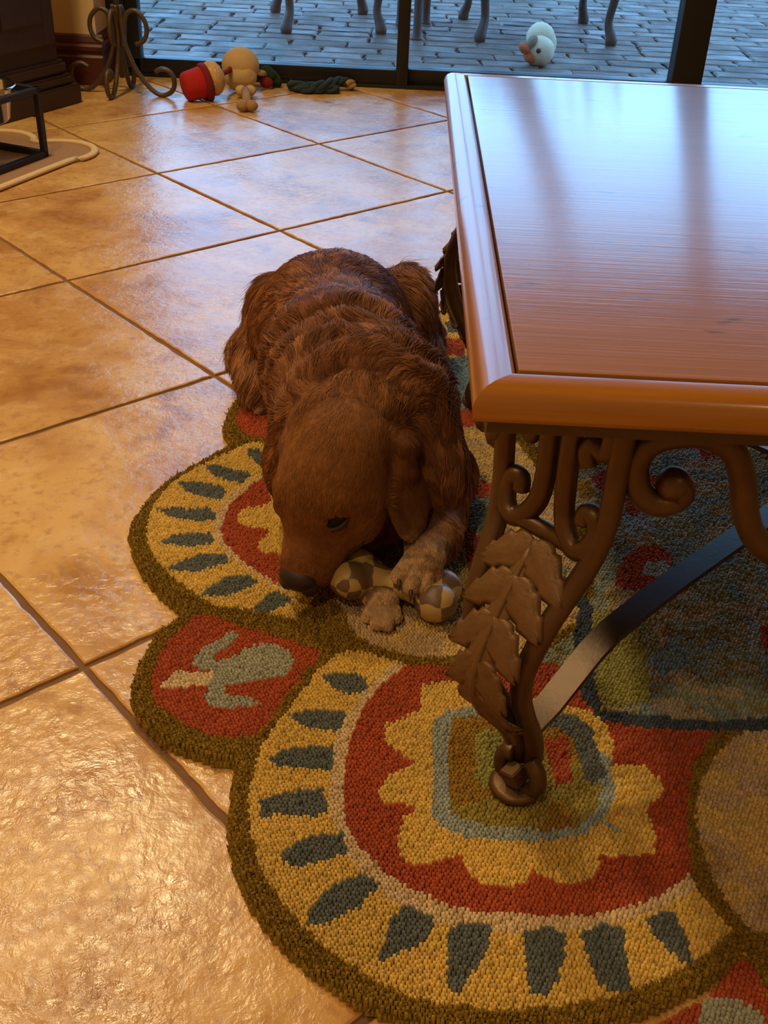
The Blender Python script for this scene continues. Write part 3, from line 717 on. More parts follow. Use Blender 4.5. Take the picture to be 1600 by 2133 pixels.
    bm = bmesh.new(); bmesh.ops.create_cube(bm, size=.019); bmesh.ops.bevel(bm, geom=bm.edges[:], offset=.0018, segments=1, affect='EDGES')
    c0 = W(.001, .037, of + .008); Rb = Matrix.Rotation(math.atan2(d[1], d[0]), 3, 'Z') @ Matrix.Rotation(.25, 3, 'Y') @ Matrix.Rotation(.35, 3, 'X')
    for q in bm.verts: q.co = Vector(c0) + Rb @ q.co
    bm_obj('toe_bolt', bm, M_iron, lg)
    vv, ff = lathe_data([(.0, .0), (.020, .0), (.0245, .0025), (.0265, .006), (.0255, .010), (.021, .0125), (.0, .012)], 28, tuple(W(0, .0115, of + .002)))
    mesh('foot_ring', vv, ff, M_iron, lg, True)
    return lg
M_leaf = simple('cast_leaf_bronze', lin(112, 82, 50), .5, .35, 90, .3, .4, .001)
inset = Fo - np.array([TX0, TY0])
feet = [Fo, np.array([TX1 - inset[0], Fo[1]]), np.array([Fo[0], TY1 - inset[1]]), np.array([TX1 - inset[0], TY1 - inset[1]])]
for ft, d in zip(feet, ((-1, -1), (1, -1), (-1, 1), (1, 1))): leg(ft, d)
# crossed flat stretchers, arched
def stretcher(a, b, dz):
    L_ = np.linalg.norm(b - a); e = (b - a) / L_; n2 = np.array([-e[1], e[0]]) * .0135; N = 41
    V = []; F = []
    for i in range(N):
        t = i / (N - 1); q = a + (b - a) * t; sdist = min(t, 1 - t) * L_
        z = np.interp(sdist, [0, .03, .058, .085, .113, .16, .22, .3, .7], [.096, .106, .123, .139, .150, .156, .159, .160, .160]) + dz
        for sx, sz in ((1, 0), (-1, 0), (-1, -.007), (1, -.007)): V.append((*(q + n2 * sx), z + sz))
    for i in range(N - 1):
        for k in range(4): F.append((i * 4 + k, i * 4 + (k + 1) % 4, (i + 1) * 4 + (k + 1) % 4, (i + 1) * 4 + k))
    F += [(3, 2, 1, 0), (N * 4 - 4, N * 4 - 3, N * 4 - 2, N * 4 - 1)]
    o = mesh('stretcher', V, F, M_strap, table); sharp(o, 30)
stretcher(feet[0], feet[3], 0); stretcher(feet[1], feet[2], -.0072)
# apron scrolls along each side: (distance from the bar along the side, height)
yb = feet[0][1] - .055 * .70 * k_ * 1.0
qs = [PY(a, b, .712) for a, b in ((1403, 1008), (1414, 1018), (1412, 1034), (1397, 1045), (1373, 1049), (1348, 1040), (1328, 1012), (1324, 972), (1340, 936), (1375, 914), (1430, 905), (1490, 912), (1530, 945), (1547, 1000), (1552, 1060), (1570, 1115), (1620, 1160), (1690, 1185))]
rel = [(q[0] - TX0, q[2]) for q in qs]
hw = (TX1 - TX0) / 2
def apron(org, ax):
    org, ax = np.array(org, float), np.array(ax, float)
    for mir in (0, 1):
        pts = [np.array([*(org + ax * ((a if not mir else 2 * hw - a))), min(z, ZF - .008)]) for a, z in rel]
        pts = cr_spline(pts, 6)
        v_, f_ = blob_data(pts[0], (.0138, .0138, .0138), None, 3); mesh('scroll_end', v_, f_, M_iron, table, True)
        tube('apron_scroll', pts, [.0135, .012, .0105, .0105, .0105, .0105, .0105, .0105, .0105, .0105, .010], M_iron, table, 10)
apron((TX0, .712), (1, 0)); apron((TX0, TY1 - .036), (1, 0)); apron((TX0 + .036, TY0), (0, 1)); apron((TX1 - .036, TY0), (0, 1))

# ------------------------------------------------------------------ dog
dog = empty('dog', (-.05, 1.3, 0))
tag(dog, 'reddish golden long-haired dog lying on the rug chewing a checkered bone', 'dog')
prims = []            # (kind, data, blend, flow, hair length, colour index)
def cone(a, ra, b, rb, k=.03, flow=None, hl=.03, ci=0):
    a, b = np.asarray(a, float), np.asarray(b, float); prims.append(('c', (a, ra, b, rb), k, nrm(b - a) if flow is None else nrm(flow), hl, ci))
def ell(c, rad, R, k=.03, flow=(0, 1, -.3), hl=.03, ci=0):
    prims.append(('e', (np.asarray(c, float), np.asarray(rad, float), np.asarray(R, float)), k, nrm(flow), hl, ci))
I3 = np.eye(3)
NOSE = P(622, 1210, .052); SK = np.array([-.062, 1.098, .158])
hf = nrm(NOSE - SK); hl_ = nrm(np.cross((0, 0, 1.), hf)); hu = np.cross(hf, hl_)
# roll of the head about its own axis
ra_ = .10; hl2 = hl_ * math.cos(ra_) + hu * math.sin(ra_); hu2 = hu * math.cos(ra_) - hl_ * math.sin(ra_); hl_, hu = hl2, hu2
HR = np.stack([hf, hl_, hu], 1)                     # columns: forward, left, up
def HD(f, l, u): return SK + hf * f + hl_ * l + hu * u
back = np.array([-.25, 1, -.12])
# trunk
cone((-.100, 1.575, .125), .104, (-.070, 1.40, .140), .102, .03, (-.2, 1, -.1), .034, 0)
cone((-.070, 1.40, .140), .102, (-.030, 1.225, .145), .108, .03, (-.25, 1, -.1), .036, 0)
ell((-.092, 1.595, .13), (.110, .105, .104), I3, .03, (-.1, .8, -.3), .034, 0)
cone((-.028, 1.225, .165), .100, (-.050, 1.165, .168), .074, .03, (.1, 1, .15), .034, 0)     # neck
ell((-.018, 1.19, .095), (.112, .08, .08), I3, .03, (.1, -.2, -1), .042, 0)                  # chest and ruff
# haunches and hind feet
ell(P(606, 700, .095), (.062, .115, .088), np.array(Matrix.Rotation(.25, 3, 'Z')), .02, (-.55, .1, -.9), .054, 1)
ell(P(826, 674, .090), (.054, .110, .082), np.array(Matrix.Rotation(-.1, 3, 'Z')), .02, (.6, .2, -.9), .050, 1)
cone(P(558, 735, .06), .052, P(560, 795, .045), .040, .02, (-.5, -.2, -.8), .052, 1)
cone(P(540, 775, .032), .028, P(548, 822, .026), .022, .015, (0, -1, -.3), .018, 3)
cone(P(856, 702, .05), .048, P(872, 730, .045), .036, .02, (.5, -.1, -.9), .04, 1)
for q in (P(536, 838, .020), P(545, 845, .021), P(556, 842, .020)): cone(P(548, 820, .022), .014, q, .0095, .006, (0, -1, -.4), .008, 3)
# forelegs : dog's left (holds the bone), dog's right (under the muzzle)
cone((.030, 1.20, .12), .060, P(912, 985, .065), .042, .03, (.3, .1, -1), .038, 0)
cone(P(914, 990, .060), .041, P(904, 1115, .060), .030, .02, (.2, .3, -.9), .022, 2)
cone(P(904, 1115, .060), .029, P(882, 1168, .068), .024, .015, (0, -1, -.4), .007, 2)
PAW = P(880, 1172, .070)
for bx, tx, ty, tz in ((862, 832, 1200, .064), (872, 856, 1222, .056), (886, 884, 1228, .050), (896, 910, 1210, .048)): cone(P(bx, 1168, .072), .0135, P(tx, ty, tz), .0100, .0012, (0, -1, -.4), .003, 3)
cone((-.086, 1.20, .115), .060, P(628, 930, .05), .040, .03, (-.4, .1, -1), .042, 0)
cone(P(628, 930, .045), .038, (-.035, 1.11, .030), .026, .02, (.2, -1, -.2), .018, 2)
cone((-.035, 1.11, .030), .026, P(798, 1256, .026), .019, .015, (.2, -1, -.2), .007, 2)
for bx, tx, ty in ((786, 768, 1284), (794, 786, 1300), (802, 806, 1302), (810, 824, 1286)): cone(P(bx, 1258, .026), .0115, P(tx, ty, .020), .0085, .0012, (0, -1, -.4), .003, 3)
# head
NB = len(prims)
ell(HD(-.004, 0, .0), (.080, .063, .060), HR, .02, -hf + .3 * hu, .014, 4)
ell(HD(.032, 0, .020), (.046, .050, .036), HR, .02, -hf + .1 * hu, .011, 4)
for sg in (-1, 1):
    ell(HD(.03, sg * .040, -.022), (.046, .028, .034), HR, .02, -hf - .5 * hu, .014, 4)      # cheek
    ell(HD(.042, sg * .028, .034), (.020, .016, .013), HR, .012, -hf + .2 * hu, .008, 4)     # brow
L_ = np.linalg.norm(NOSE - SK)
cone(HD(.045, 0, -.006), .043, HD(L_ - .022, 0, -.004), .030, .018, -hf, .007, 5)           # muzzle
for sg in (-1, 1): cone(HD(.07, sg * .016, -.016), .026, HD(L_ - .02, sg * .011, -.014), .020, .012, -hf - .4 * hu, .007, 5)
cone(HD(.05, 0, -.040), .024, HD(L_ - .04, 0, -.036), .014, .008, -hf - .3 * hu, .008, 5)   # jaw
# ears (hang with gravity)
def ear(base, tip, wide, thick, out):
    base, tip, out = np.asarray(base), np.asarray(tip), np.asarray(out, float)
    ax = nrm(tip - base); n = nrm(out - ax * (out @ ax)); s_ = np.cross(n, ax); L = np.linalg.norm(tip - base)
    ell((base + tip) / 2 + ax * .004, (L / 2, wide, thick), np.stack([ax, s_  , n], 1), .003, ax + .15 * s_, .013, 6)
    cone(base - ax * .004, .02, base + ax * .02, .016, .014, ax, .012, 6)
ear(P(832, 938, .180), P(858, 1112, .096), .033, .0105, (.72, -.65, .25))
ear(P(614, 955, .150), P(604, 1085, .088), .026, .012, (-.85, -.45, .25))
def d_prim(pr, X):
    kind, dt = pr[0], pr[1]
    if kind == 'c':
        a, ra, b, rb = dt; ba = b - a; h = np.clip(((X - a) @ ba) / (ba @ ba), 0, 1)
        return np.linalg.norm(X - a - h[..., None] * ba, axis=-1) - (ra + (rb - ra) * h)
    c, rad, R = dt; q = ((X - c) @ R) ; k0 = np.linalg.norm(q / rad, axis=-1); k1 = np.linalg.norm(q / rad ** 2, axis=-1)
    return k0 * (k0 - 1) / np.maximum(k1, 1e-9)
EYES = [HD(.054, sg * .036, .027) for sg in (-1, 1)]
def sdf(X):
    sh = X.shape[:-1]; X = X.reshape(-1, 3); D = np.full(len(X), .2)
    for pr in prims:
        k = pr[2]
        if pr[0] == 'c': a, ra, b, rb = pr[1]; lo, hi = np.minimum(a - ra, b - rb), np.maximum(a + ra, b + rb)
        else: c, rad, R = pr[1]; r_ = rad.max(); lo, hi = c - r_, c + r_
        s_ = np.nonzero(((X > lo - .03 - k) & (X < hi + .03 + k)).all(1))[0]
        if not len(s_): continue
        d = d_prim(pr, X[s_]); o = D[s_]
        h = np.clip(.5 + .5 * (o - d) / k, 0, 1); D[s_] = o * (1 - h) + d * h - k * h * (1 - h)
    # skin folds across neck and withers
    ax = nrm(np.array([-.05, 1, 0.])); t = X @ ax; wob = .012 * np.sin(X[:, 0] * 28) + .006 * np.sin(X[:, 0] * 61 + 1)
    mask = np.clip((X[:, 2] - .14) / .06, 0, 1) * np.clip((t - 1.13) / .05, 0, 1) * np.clip((1.44 - t) / .1, 0, 1)
    D -= .0065 * mask * np.sin((t + wob) * 2 * np.pi / .062)
    for e in EYES: D = np.maximum(D, -(np.linalg.norm(X - e - hu * .004, axis=1) - .010))
    # mouth line
    m_ = (X - SK) @ HR; sl = np.abs(m_[:, 2] + .030 + .10 * np.clip(.1 - m_[:, 0], 0, .05)) - .0022
    near = (m_[:, 0] > .055) & (m_[:, 0] < L_ - .008) & (np.abs(m_[:, 1]) < .05) & (np.abs(m_[:, 2]) < .06)
    D[near] = np.maximum(D[near], -np.maximum(sl[near], .014 - np.abs(m_[near, 1])))
    return D.reshape(sh)
def surface_nets(lo, hi, h):
    n = np.ceil((np.array(hi) - lo) / h).astype(int) + 1
    g = np.stack(np.meshgrid(*[lo[i] + h * np.arange(n[i]) for i in range(3)], indexing='ij'), -1)
    Fv = np.concatenate([sdf(g[i:i + 16]) for i in range(0, n[0], 16)])
    ins = Fv < 0
    acc = np.zeros((*(n - 1), 3)); cnt = np.zeros(n - 1)
    sl = lambda o: tuple(slice(o[i], n[i] - 1 + o[i]) for i in range(3))
    cor = [(a, b, c) for a in (0, 1) for b in (0, 1) for c in (0, 1)]
    for a in cor:
        for d in range(3):
            if a[d]: continue
            b = list(a); b[d] = 1
            fa, fb = Fv[sl(a)], Fv[sl(b)]; x = (fa < 0) != (fb < 0)
            t = np.where(x, fa / np.where(x, fa - fb, 1), 0)
            for i in range(3): acc[..., i] += np.where(x, a[i] + (t if i == d else 0), 0)
            cnt += x
    act = cnt > 0; idx = np.full(n - 1, -1); idx[act] = np.arange(act.sum())
    ii = np.argwhere(act); V = lo + h * (ii + acc[act] / cnt[act][:, None])
    Q = []
    for d in range(3):
        e1, e2 = (d + 1) % 3, (d + 2) % 3
        A = ins; s0 = [slice(None)] * 3; s1 = [slice(None)] * 3; s0[d] = slice(0, -1); s1[d] = slice(1, None)
        diff = A[tuple(s0)] != A[tuple(s1)]
        pos = np.argwhere(diff); pos = pos[(pos[:, e1] > 0) & (pos[:, e2] > 0) & (pos[:, e1] < n[e1] - 1) & (pos[:, e2] < n[e2] - 1)]
        fl_ = A[tuple(s0)][tuple(pos.T)]
        q = []
        for o1, o2 in ((1, 1), (0, 1), (0, 0), (1, 0)):
            p_ = pos.copy(); p_[:, e1] -= o1; p_[:, e2] -= o2; q.append(idx[tuple(p_.T)])
        q = np.stack(q, 1); q[~fl_] = q[~fl_][:, ::-1]; Q.append(q)
    return V, np.concatenate(Q)
DV, DF = surface_nets(np.array([-.33, .93, -.004]), np.array([.20, 1.76, .31]), .0038)
DV[:, 2] = np.maximum(DV[:, 2], ZR - .002)
def sdf_n(X):
    e = 1e-3; return np.stack([sdf(X + np.eye(3)[i] * e) - sdf(X - np.eye(3)[i] * e) for i in range(3)], 1)
# colours by region
PALC = np.array([lin(118, 74, 46), lin(124, 80, 50), lin(112, 74, 46), lin(176, 144, 108), lin(122, 78, 40), lin(118, 75, 40), lin(84, 46, 24)])
def attrs(X, sig=.012):
    D = np.stack([d_prim(p, X) for p in prims], 1); D = D - D.min(1, keepdims=True); Wt = np.exp(-np.maximum(D, 0) / sig); Wt /= Wt.sum(1, keepdims=True)
    fl_ = Wt @ np.array([p[3] for p in prims]); hl = Wt @ np.array([p[4] for p in prims]); col = Wt @ PALC[[p[5] for p in prims]]
    hd = Wt[:, NB:].sum(1); return fl_, hl, col, hd
_, dhl, dcol, _ = attrs(DV); dcol = dcol * np.interp(dhl, [.01, .025], [1.15, .6])[:, None]
me = bpy.data.meshes.new('body'); me.from_pydata(DV.tolist(), [], DF.tolist()); me.polygons.foreach_set('use_smooth', [True] * len(me.polygons)); me.update()
a = me.attributes.new('coat', 'FLOAT_COLOR', 'POINT'); a.data.foreach_set('color', np.concatenate([np.clip(dcol, 0, 1), np.ones((len(DV), 1))], 1).ravel())
m = NT('dog_skin_fur'); at = m.node('ShaderNodeAttribute'); at.attribute_name = 'coat'
v = m.pos(obj=False); m.base(m.mix(m.noise(v, 160, 4), at.outputs['Color'], m.mix(.5, at.outputs['Color'], (.01, .006, .003)))); m.set(Roughness=.85, Specular_IOR_Level=.1)
M_skin = m.m
body = put('body', me, M_skin, dog)
# fur : wavy clumped strands over the body
tri = np.concatenate([DF[:, [0, 1, 2]], DF[:, [0, 2, 3]]]); A_, B_, C_ = DV[tri[:, 0]], DV[tri[:, 1]], DV[tri[:, 2]]
ar = np.linalg.norm(np.cross(B_ - A_, C_ - A_), axis=1) / 2
cenz = (A_[:, 2] + B_[:, 2] + C_[:, 2]) / 3; ar = ar * np.where(cenz < ZR + .004, 0, 1)
hdist = np.linalg.norm((A_ - SK), axis=1); ar = ar * np.where(hdist < .17, 3.6, 1)
NH = 270000
pick = rng.choice(len(tri), NH, p=ar / ar.sum()); uu, vv = rng.random(NH), rng.random(NH); fl_ = uu + vv > 1; uu[fl_], vv[fl_] = 1 - uu[fl_], 1 - vv[fl_]
Rt = A_[pick] + (B_ - A_)[pick] * uu[:, None] + (C_ - A_)[pick] * vv[:, None]
ok = np.ones(NH, bool)
for e in EYES: ok &= np.linalg.norm(Rt - e, axis=1) > .0165
ok &= np.linalg.norm(Rt - NOSE, axis=1) > .027
Rt = Rt[ok]; NH = len(Rt)
Nn = sdf_n(Rt); Nn /= np.linalg.norm(Nn, axis=1)[:, None] + 1e-9
flow, hlen, hcol, hd = attrs(Rt)
def n3(X, sc, seed):
    r = np.random.default_rng(seed); return np.stack([np.sin(X @ r.normal(size=3) * sc + r.uniform(0, 6)) * np.cos(X @ r.normal(size=3) * sc * .7 + r.uniform(0, 6)) for _ in range(3)], 1)
lat = np.clip((Rt[:, 0] - np.interp(Rt[:, 1], [1.2, 1.6], [-.03, -.1])) / .09, -1, 1) * np.clip((Rt[:, 1] - 1.27) / .1, 0, 1) * (1 - hd); flow[:, 0] += .9 * lat; flow[:, 1] -= .65 * np.abs(lat); flow[:, 2] -= .55 * np.abs(lat)
calm = np.clip((hlen - .004) / .02, .1, 1)[:, None]; flow = flow / (np.linalg.norm(flow, axis=1)[:, None] + 1e-9) + .6 * calm * n3(Rt, 38, 1) * (1 - .7 * hd)[:, None] + .25 * n3(Rt, 90, 2) * (1 - .7 * hd)[:, None] + rng.normal(0, .10, (NH, 3))
tang = flow - Nn * (flow * Nn).sum(1)[:, None]; tang /= np.linalg.norm(tang, axis=1)[:, None] + 1e-9
hlen = hlen * rng.uniform(.65, 1.2, NH) * (1.12 - .12 * hd)
K = 7; ts = np.linspace(0, 1, K)
lift = np.where(hd > .5, .22, .48)[:, None]
side = np.cross(Nn, tang); ph = rng.uniform(0, .7, NH)[:, None] + 2.2 * n3(Rt, 30, 5)[:, :1]
pts = np.zeros((NH, K, 3)); pos = Rt - Nn * .0004; pts[:, 0] = pos
for i in range(1, K):
    t = ts[i]
    dirv = tang + Nn * lift * (1.25 - 1.7 * t) + side * (.45 * (1 - hd))[:, None] * np.sin(ph + t * 6.0) + np.array([0, 0, -.16 * t])
    dirv /= np.linalg.norm(dirv, axis=1)[:, None]
    pos = pos + dirv * (hlen / (K - 1))[:, None]; pts[:, i] = pos
# clumping
def clump(pts, cell, amt, seed):
    r = np.random.default_rng(seed); key = np.floor((Rt + r.uniform(0, 1, 3) + .3 * cell * n3(Rt, 60, seed)) / cell).astype(np.int64)
    kk = key[:, 0] * 1000003 + key[:, 1] * 10007 + key[:, 2]; _, inv = np.unique(kk, return_inverse=True); cnt = np.bincount(inv)
    for i in range(1, K):
        mean = np.stack([np.bincount(inv, pts[:, i, c]) / cnt for c in range(3)], 1)[inv]
        w_ = (amt * ts[i] ** 1.2 * (1 - .55 * hd) * np.clip((hlen - .006) / .022, 0, 1))[:, None]; pts[:, i] = pts[:, i] * (1 - w_) + mean * w_
    return r.random(len(cnt))[inv]
raw = pts.copy(); rv = clump(pts, .015, .66, 3); rv2 = clump(pts, .0055, .5, 4)
fly = rng.random(NH) < .08; pts[fly] = raw[fly]
pts[:, :, 2] = np.maximum(pts[:, :, 2], ZR + .001 + .004 * rng.random((NH, 1)))
hc = bpy.data.hair_curves.new('fur'); hc.add_curves([K] * NH)
hc.attributes['position'].data.foreach_set('vector', pts.astype(np.float32).ravel())
ra = hc.attributes.get('radius') or hc.attributes.new('radius', 'FLOAT', 'POINT')
rad = (.00034 * np.ones(NH))[:, None] * np.array([1, 1, .95, .9, .75, .5, .15])[None]; rad = rad * np.where(hd > .5, .8, 1.15)[:, None]
ra.data.foreach_set('value', rad.astype(np.float32).ravel())
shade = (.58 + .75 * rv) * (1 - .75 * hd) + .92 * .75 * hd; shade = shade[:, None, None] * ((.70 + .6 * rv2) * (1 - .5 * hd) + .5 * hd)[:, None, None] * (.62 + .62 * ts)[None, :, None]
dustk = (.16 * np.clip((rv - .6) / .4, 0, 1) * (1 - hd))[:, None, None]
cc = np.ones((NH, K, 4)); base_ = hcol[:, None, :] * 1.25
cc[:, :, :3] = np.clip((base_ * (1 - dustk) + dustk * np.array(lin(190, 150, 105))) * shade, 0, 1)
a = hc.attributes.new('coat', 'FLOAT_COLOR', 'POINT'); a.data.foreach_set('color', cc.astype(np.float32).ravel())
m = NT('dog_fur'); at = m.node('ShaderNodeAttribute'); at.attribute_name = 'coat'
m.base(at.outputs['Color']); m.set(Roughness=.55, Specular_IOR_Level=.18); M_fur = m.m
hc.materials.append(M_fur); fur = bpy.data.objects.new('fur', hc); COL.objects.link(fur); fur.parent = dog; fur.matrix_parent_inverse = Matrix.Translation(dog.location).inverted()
# eyes, lids, nose, claws
M_lid = simple('dog_eyelid', lin(52, 30, 18), .6); M_eye = simple('dog_eye', (.006, .004, .003), .35, Specular_IOR_Level=.25); M_nose = simple('dog_nose', lin(42, 30, 26), .38, 0, 400, .3, .5, .0006)
for e in EYES:
    sgn = 1 if (e - SK) @ hl_ > 0 else -1
    ex = nrm(hl_ * sgn * .8 - hf * .5); en = nrm(e - HD(.02, 0, -.02)); ex = nrm(ex - en * (ex @ en)); ey_ = np.cross(en, ex); ER = np.stack([ex, ey_, en], 1)
    v, f = blob_data(e - en * .0005, (.0175, .0088, .0095), ER, 3); mesh('eye', v, f, M_eye, dog, True)
    for sg in (-1, 1):
        v, f = tube_data(cr_spline([e + ex * .019 - en * .001, e + ex * .007 + ey_ * sg * .0072 + en * .005, e - ex * .007 + ey_ * sg * .0072 + en * .005, e - ex * .019 - en * .001], 5), [.0015, .0036, .0036, .0015], 8)
        mesh('eyelid', v, f, M_lid, dog, True)
NV, NF = [], []
def on_skin(q):                                    # slide a point onto the head surface
    q = np.asarray(q, float)[None]
    for _ in range(12): q = q - sdf(q)[:, None] * sdf_n(q) / (np.linalg.norm(sdf_n(q), axis=1)[:, None] + 1e-9)
    return q[0]
for sg in (-1, 1):
    lp = [on_skin(HD(f_, sg * l_, u_)) for f_, l_, u_ in ((L_ - .004, .006, -.026), (L_ - .022, .030, -.026), (.090, .040, -.026), (.070, .050, -.022), (.056, .055, -.014))]
    tube('lip', cr_spline(lp, 5), [.0022, .0032, .0036, .003, .0015], M_lid, dog, 8)
D_ = [blob_data(NOSE - hf * .006 + hu * .004, (.019, .025, .019), HR, 3)]
for sg in (-1, 1): D_.append(blob_data(NOSE + hl_ * sg * .014 + hf * .002 - hu * .003, (.013, .012, .012), HR, 2))
multi('nose', D_, M_nose, dog)
M_claw = simple('claw', lin(60, 48, 38), .4)
for (tx, ty, tz) in ((832, 1200, .064), (856, 1222, .056), (884, 1228, .050), (910, 1210, .048)):
    q = P(tx, ty, tz); tube('claw', cr_spline([q + np.array([0, -.009, .001]), q + np.array([0, -.015, -.002]), q + np.array([0, -.018, -.008])], 4), [.0028, .002, .0006], M_claw, dog, 6)

# ------------------------------------------------------------------ chew bone held by the dog
m = NT('checkered_plush'); v = m.pos(scale=(1, 1, 1))
wv = m.node('ShaderNodeTexChecker'); wv.inputs['Scale'].default_value = 36; wv.inputs[1].default_value = (*lin(178, 150, 92), 1); wv.inputs[2].default_value = (*lin(104, 80, 62), 1)
nd = m.node('ShaderNodeTexNoise'); nd.inputs['Scale'].default_value = 30; vm = m.node('ShaderNodeVectorMath', operation='MULTIPLY_ADD')
m.link(v, nd.inputs['Vector']); m.link(nd.outputs['Color'], vm.inputs[0]); vm.inputs[1].default_value = (.02, .02, .02); m.link(v, vm.inputs[2]); m.link(vm.outputs[0], wv.inputs['Vector'])
m.base(wv.outputs['Color']); m.set(Roughness=.45); m.nor(m.bump(m.noise(v, 300, 3), .3, .001)); M_check = m.m
a0, a1 = P(748, 1196, .046), P(905, 1238, .036)
ax = nrm(a1 - a0); sd = nrm(np.cross(ax, (0, 0, 1.)))
bone = empty('chew_bone', tuple((a0 + a1) / 2)); tag(bone, 'checkered cream and brown bone-shaped chew toy under the dog\'s paw', 'dog toy')
D_ = [tube_data(cr_spline([a0 + ax * .005, a0 * .6 + a1 * .4, a0 * .35 + a1 * .65, a1 - ax * .005], 6), [.024, .0165, .0165, .022], 14)]
for c, s_ in ((a0, .6), (a1, -.4)):
    for sg in (-1, 1): D_.append(blob_data(c + sd * sg * .015 - ax * s_ * .012, (.026, .024, .0235), None, 3))
bo = multi('bone_body', D_, M_check, bone)
rm = bo.modifiers.new('blend', 'REMESH'); rm.mode = 'VOXEL'; rm.voxel_size = .0025; rm.use_smooth_shade = True
sm = bo.modifiers.new('soft', 'SMOOTH'); sm.iterations = 6

# ------------------------------------------------------------------ plush toys by the door
def fuzz(name, col, sc=260, amp=.25, b=.9): return simple(name, col, .95, 0, sc, amp, b, .003)
M_redf = fuzz('red_felt', lin(184, 30, 26)); M_dred = fuzz('dark_red_felt', lin(128, 20, 26)); M_oat = fuzz('oatmeal_fleece', lin(206, 172, 118)); M_oat2 = fuzz('speckled_tuft', lin(200, 164, 112), 120, .5)
M_grn = fuzz('green_felt', lin(28, 62, 44)); M_rope = fuzz('navy_green_rope', lin(36, 56, 62), 200, .5); M_ropet = fuzz('tan_rope', lin(168, 132, 88), 200, .4)
def frame3(ax):
    ax = nrm(ax); s_ = nrm(np.cross(ax, (0, 0, 1.))); return np.stack([ax, s_, np.cross(s_, ax)], 1)
h0 = P(412, 209); h0[2] = .047
hx = nrm(np.array([.82, .42, .18]))
plush = empty('plush_toy', (h0[0], h0[1], 0)); tag(plush, 'oatmeal plush ball toy with red pot hat and green leaf by glass door', 'dog toy')
vv, ff = lathe_data([(0, -.045), (.030, -.045), (.041, -.040), (.044, -.028), (.047, .01), (.048, .03), (0, .032)], 28, tuple(h0 + np.array([0, 0, .002])), hx); mesh('red_pot', vv, ff, M_redf, plush, True)
vv, ff = lathe_data([(.046, .018), (.055, .018), (.058, .024), (.057, .036), (.05, .040), (.0, .040)], 28, tuple(h0), hx); mesh('brim', vv, ff, M_dred, plush, True)
v, f = blob_data(h0 + hx * .052 + np.array([0, 0, .006]), (.036, .05, .052), frame3(hx), 4, .05, 14); mesh('tuft', v, f, M_oat2, plush, True)
b0 = P(503, 188); b0[2] = .064
v, f = blob_data(b0 + np.array([0, 0, .012]), (.060, .058, .056), None, 4, .03, 9); mesh('ball', v, f, M_oat, plush, True)
v, f = blob_data(b0 + np.array([.002, -.024, -.016]), (.052, .045, .046), None, 4, .03, 9); mesh('muzzle', v, f, M_oat, plush, True)
tube('cord', cr_spline([h0 + hx * .07 + np.array([0, 0, .01]), (h0 + hx * .07) * .5 + b0 * .5 + np.array([0, 0, .012]), b0 - np.array([.04, 0, -.012])], 5), .008, M_dred, plush, 8)
lf0 = P(560, 184); lf0[2] = .03
for k, (dx, dz, ln) in enumerate(((.0, .020, .045), (.016, .004, .050), (.022, -.012, .036))):
    c = lf0 + np.array([dx, .01 * k, dz]); v, f = blob_data(c, (ln * .62, .010, .017), np.array(Matrix.Rotation(.6 + .25 * k, 3, 'Y')), 3, .12, 8); mesh('leaf', v, f, M_grn, plush, True)
v, f = blob_data(lf0 + np.array([-.006, -.010, -.010]), (.022, .016, .018), None, 3); mesh('berry', v, f, M_dred, plush, True)
tube('leaf_cord', [b0 + np.array([.05, 0, -.005]), lf0 + np.array([-.008, 0, .014])], .009, M_oat, plush, 8)
q = P(515, 233); q[2] = .018; q2 = P(512, 205); q2[2] = .024
cb = empty('small_bone_toy', (q[0], q[1], 0)); tag(cb, 'small tan knotted bone toy on the tiles in front of plush ball', 'dog toy')
dd = nrm(q2 - q); s2 = nrm(np.cross(dd, (0, 0, 1.)))
for c in (q, q2):
    for sg in (-1, 1):
        v, f = blob_data(c + s2 * sg * .014, (.019, .018, .0165), None, 3, .05, 8); mesh('knob', v, f, M_oat2 if c is q2 else M_ropet, cb, True)
tube('shank', [q, (q + q2) / 2 + np.array([0, 0, .004]), q2], [.015, .013, .015], M_ropet, cb, 10)
# braided rope toy
rope = empty('rope_toy', tuple(P(670, 184))); tag(rope, 'dark green and navy braided rope toy with tan end by glass door', 'dog toy')
rp = cr_spline([P(603, 176, .02), P(640, 182, .016), P(672, 178, .026), P(700, 170, .030), P(722, 172, .026), P(737, 180, .014)], 14)
rp2 = cr_spline([P(606, 178, .012), P(632, 188, .010), P(668, 187, .012), P(705, 186, .014)], 14)
for path, nm in ((rp, 'rope'), (rp2, 'rope_loop')):
    N = len(path); tn = np.gradient(path, axis=0); tn /= np.linalg.norm(tn, axis=1)[:, None]; s_ = np.cross(tn, (0, 0, 1.)); s_ /= np.linalg.norm(s_, axis=1)[:, None]; u_ = np.cross(s_, tn)
    for k in range(3):
        a_ = np.linspace(0, N * .22, N) + k * 2.094
        st = path + (s_ * np.cos(a_)[:, None] + u_ * np.sin(a_)[:, None]) * .0085; st[:, 2] = np.maximum(st[:, 2], .009)
        cut = int(N * .78)
        tube(nm + '_strand', st[:cut + 1], .0088, M_rope, rope, 7)
        if nm == 'rope': tube('tan_strand', st[cut:], [.009, .009, .007], (M_ropet, M_rope, M_ropet)[k], rope, 7)
        else: tube('strand_end', st[cut:], [.009, .007], M_rope, rope, 7)

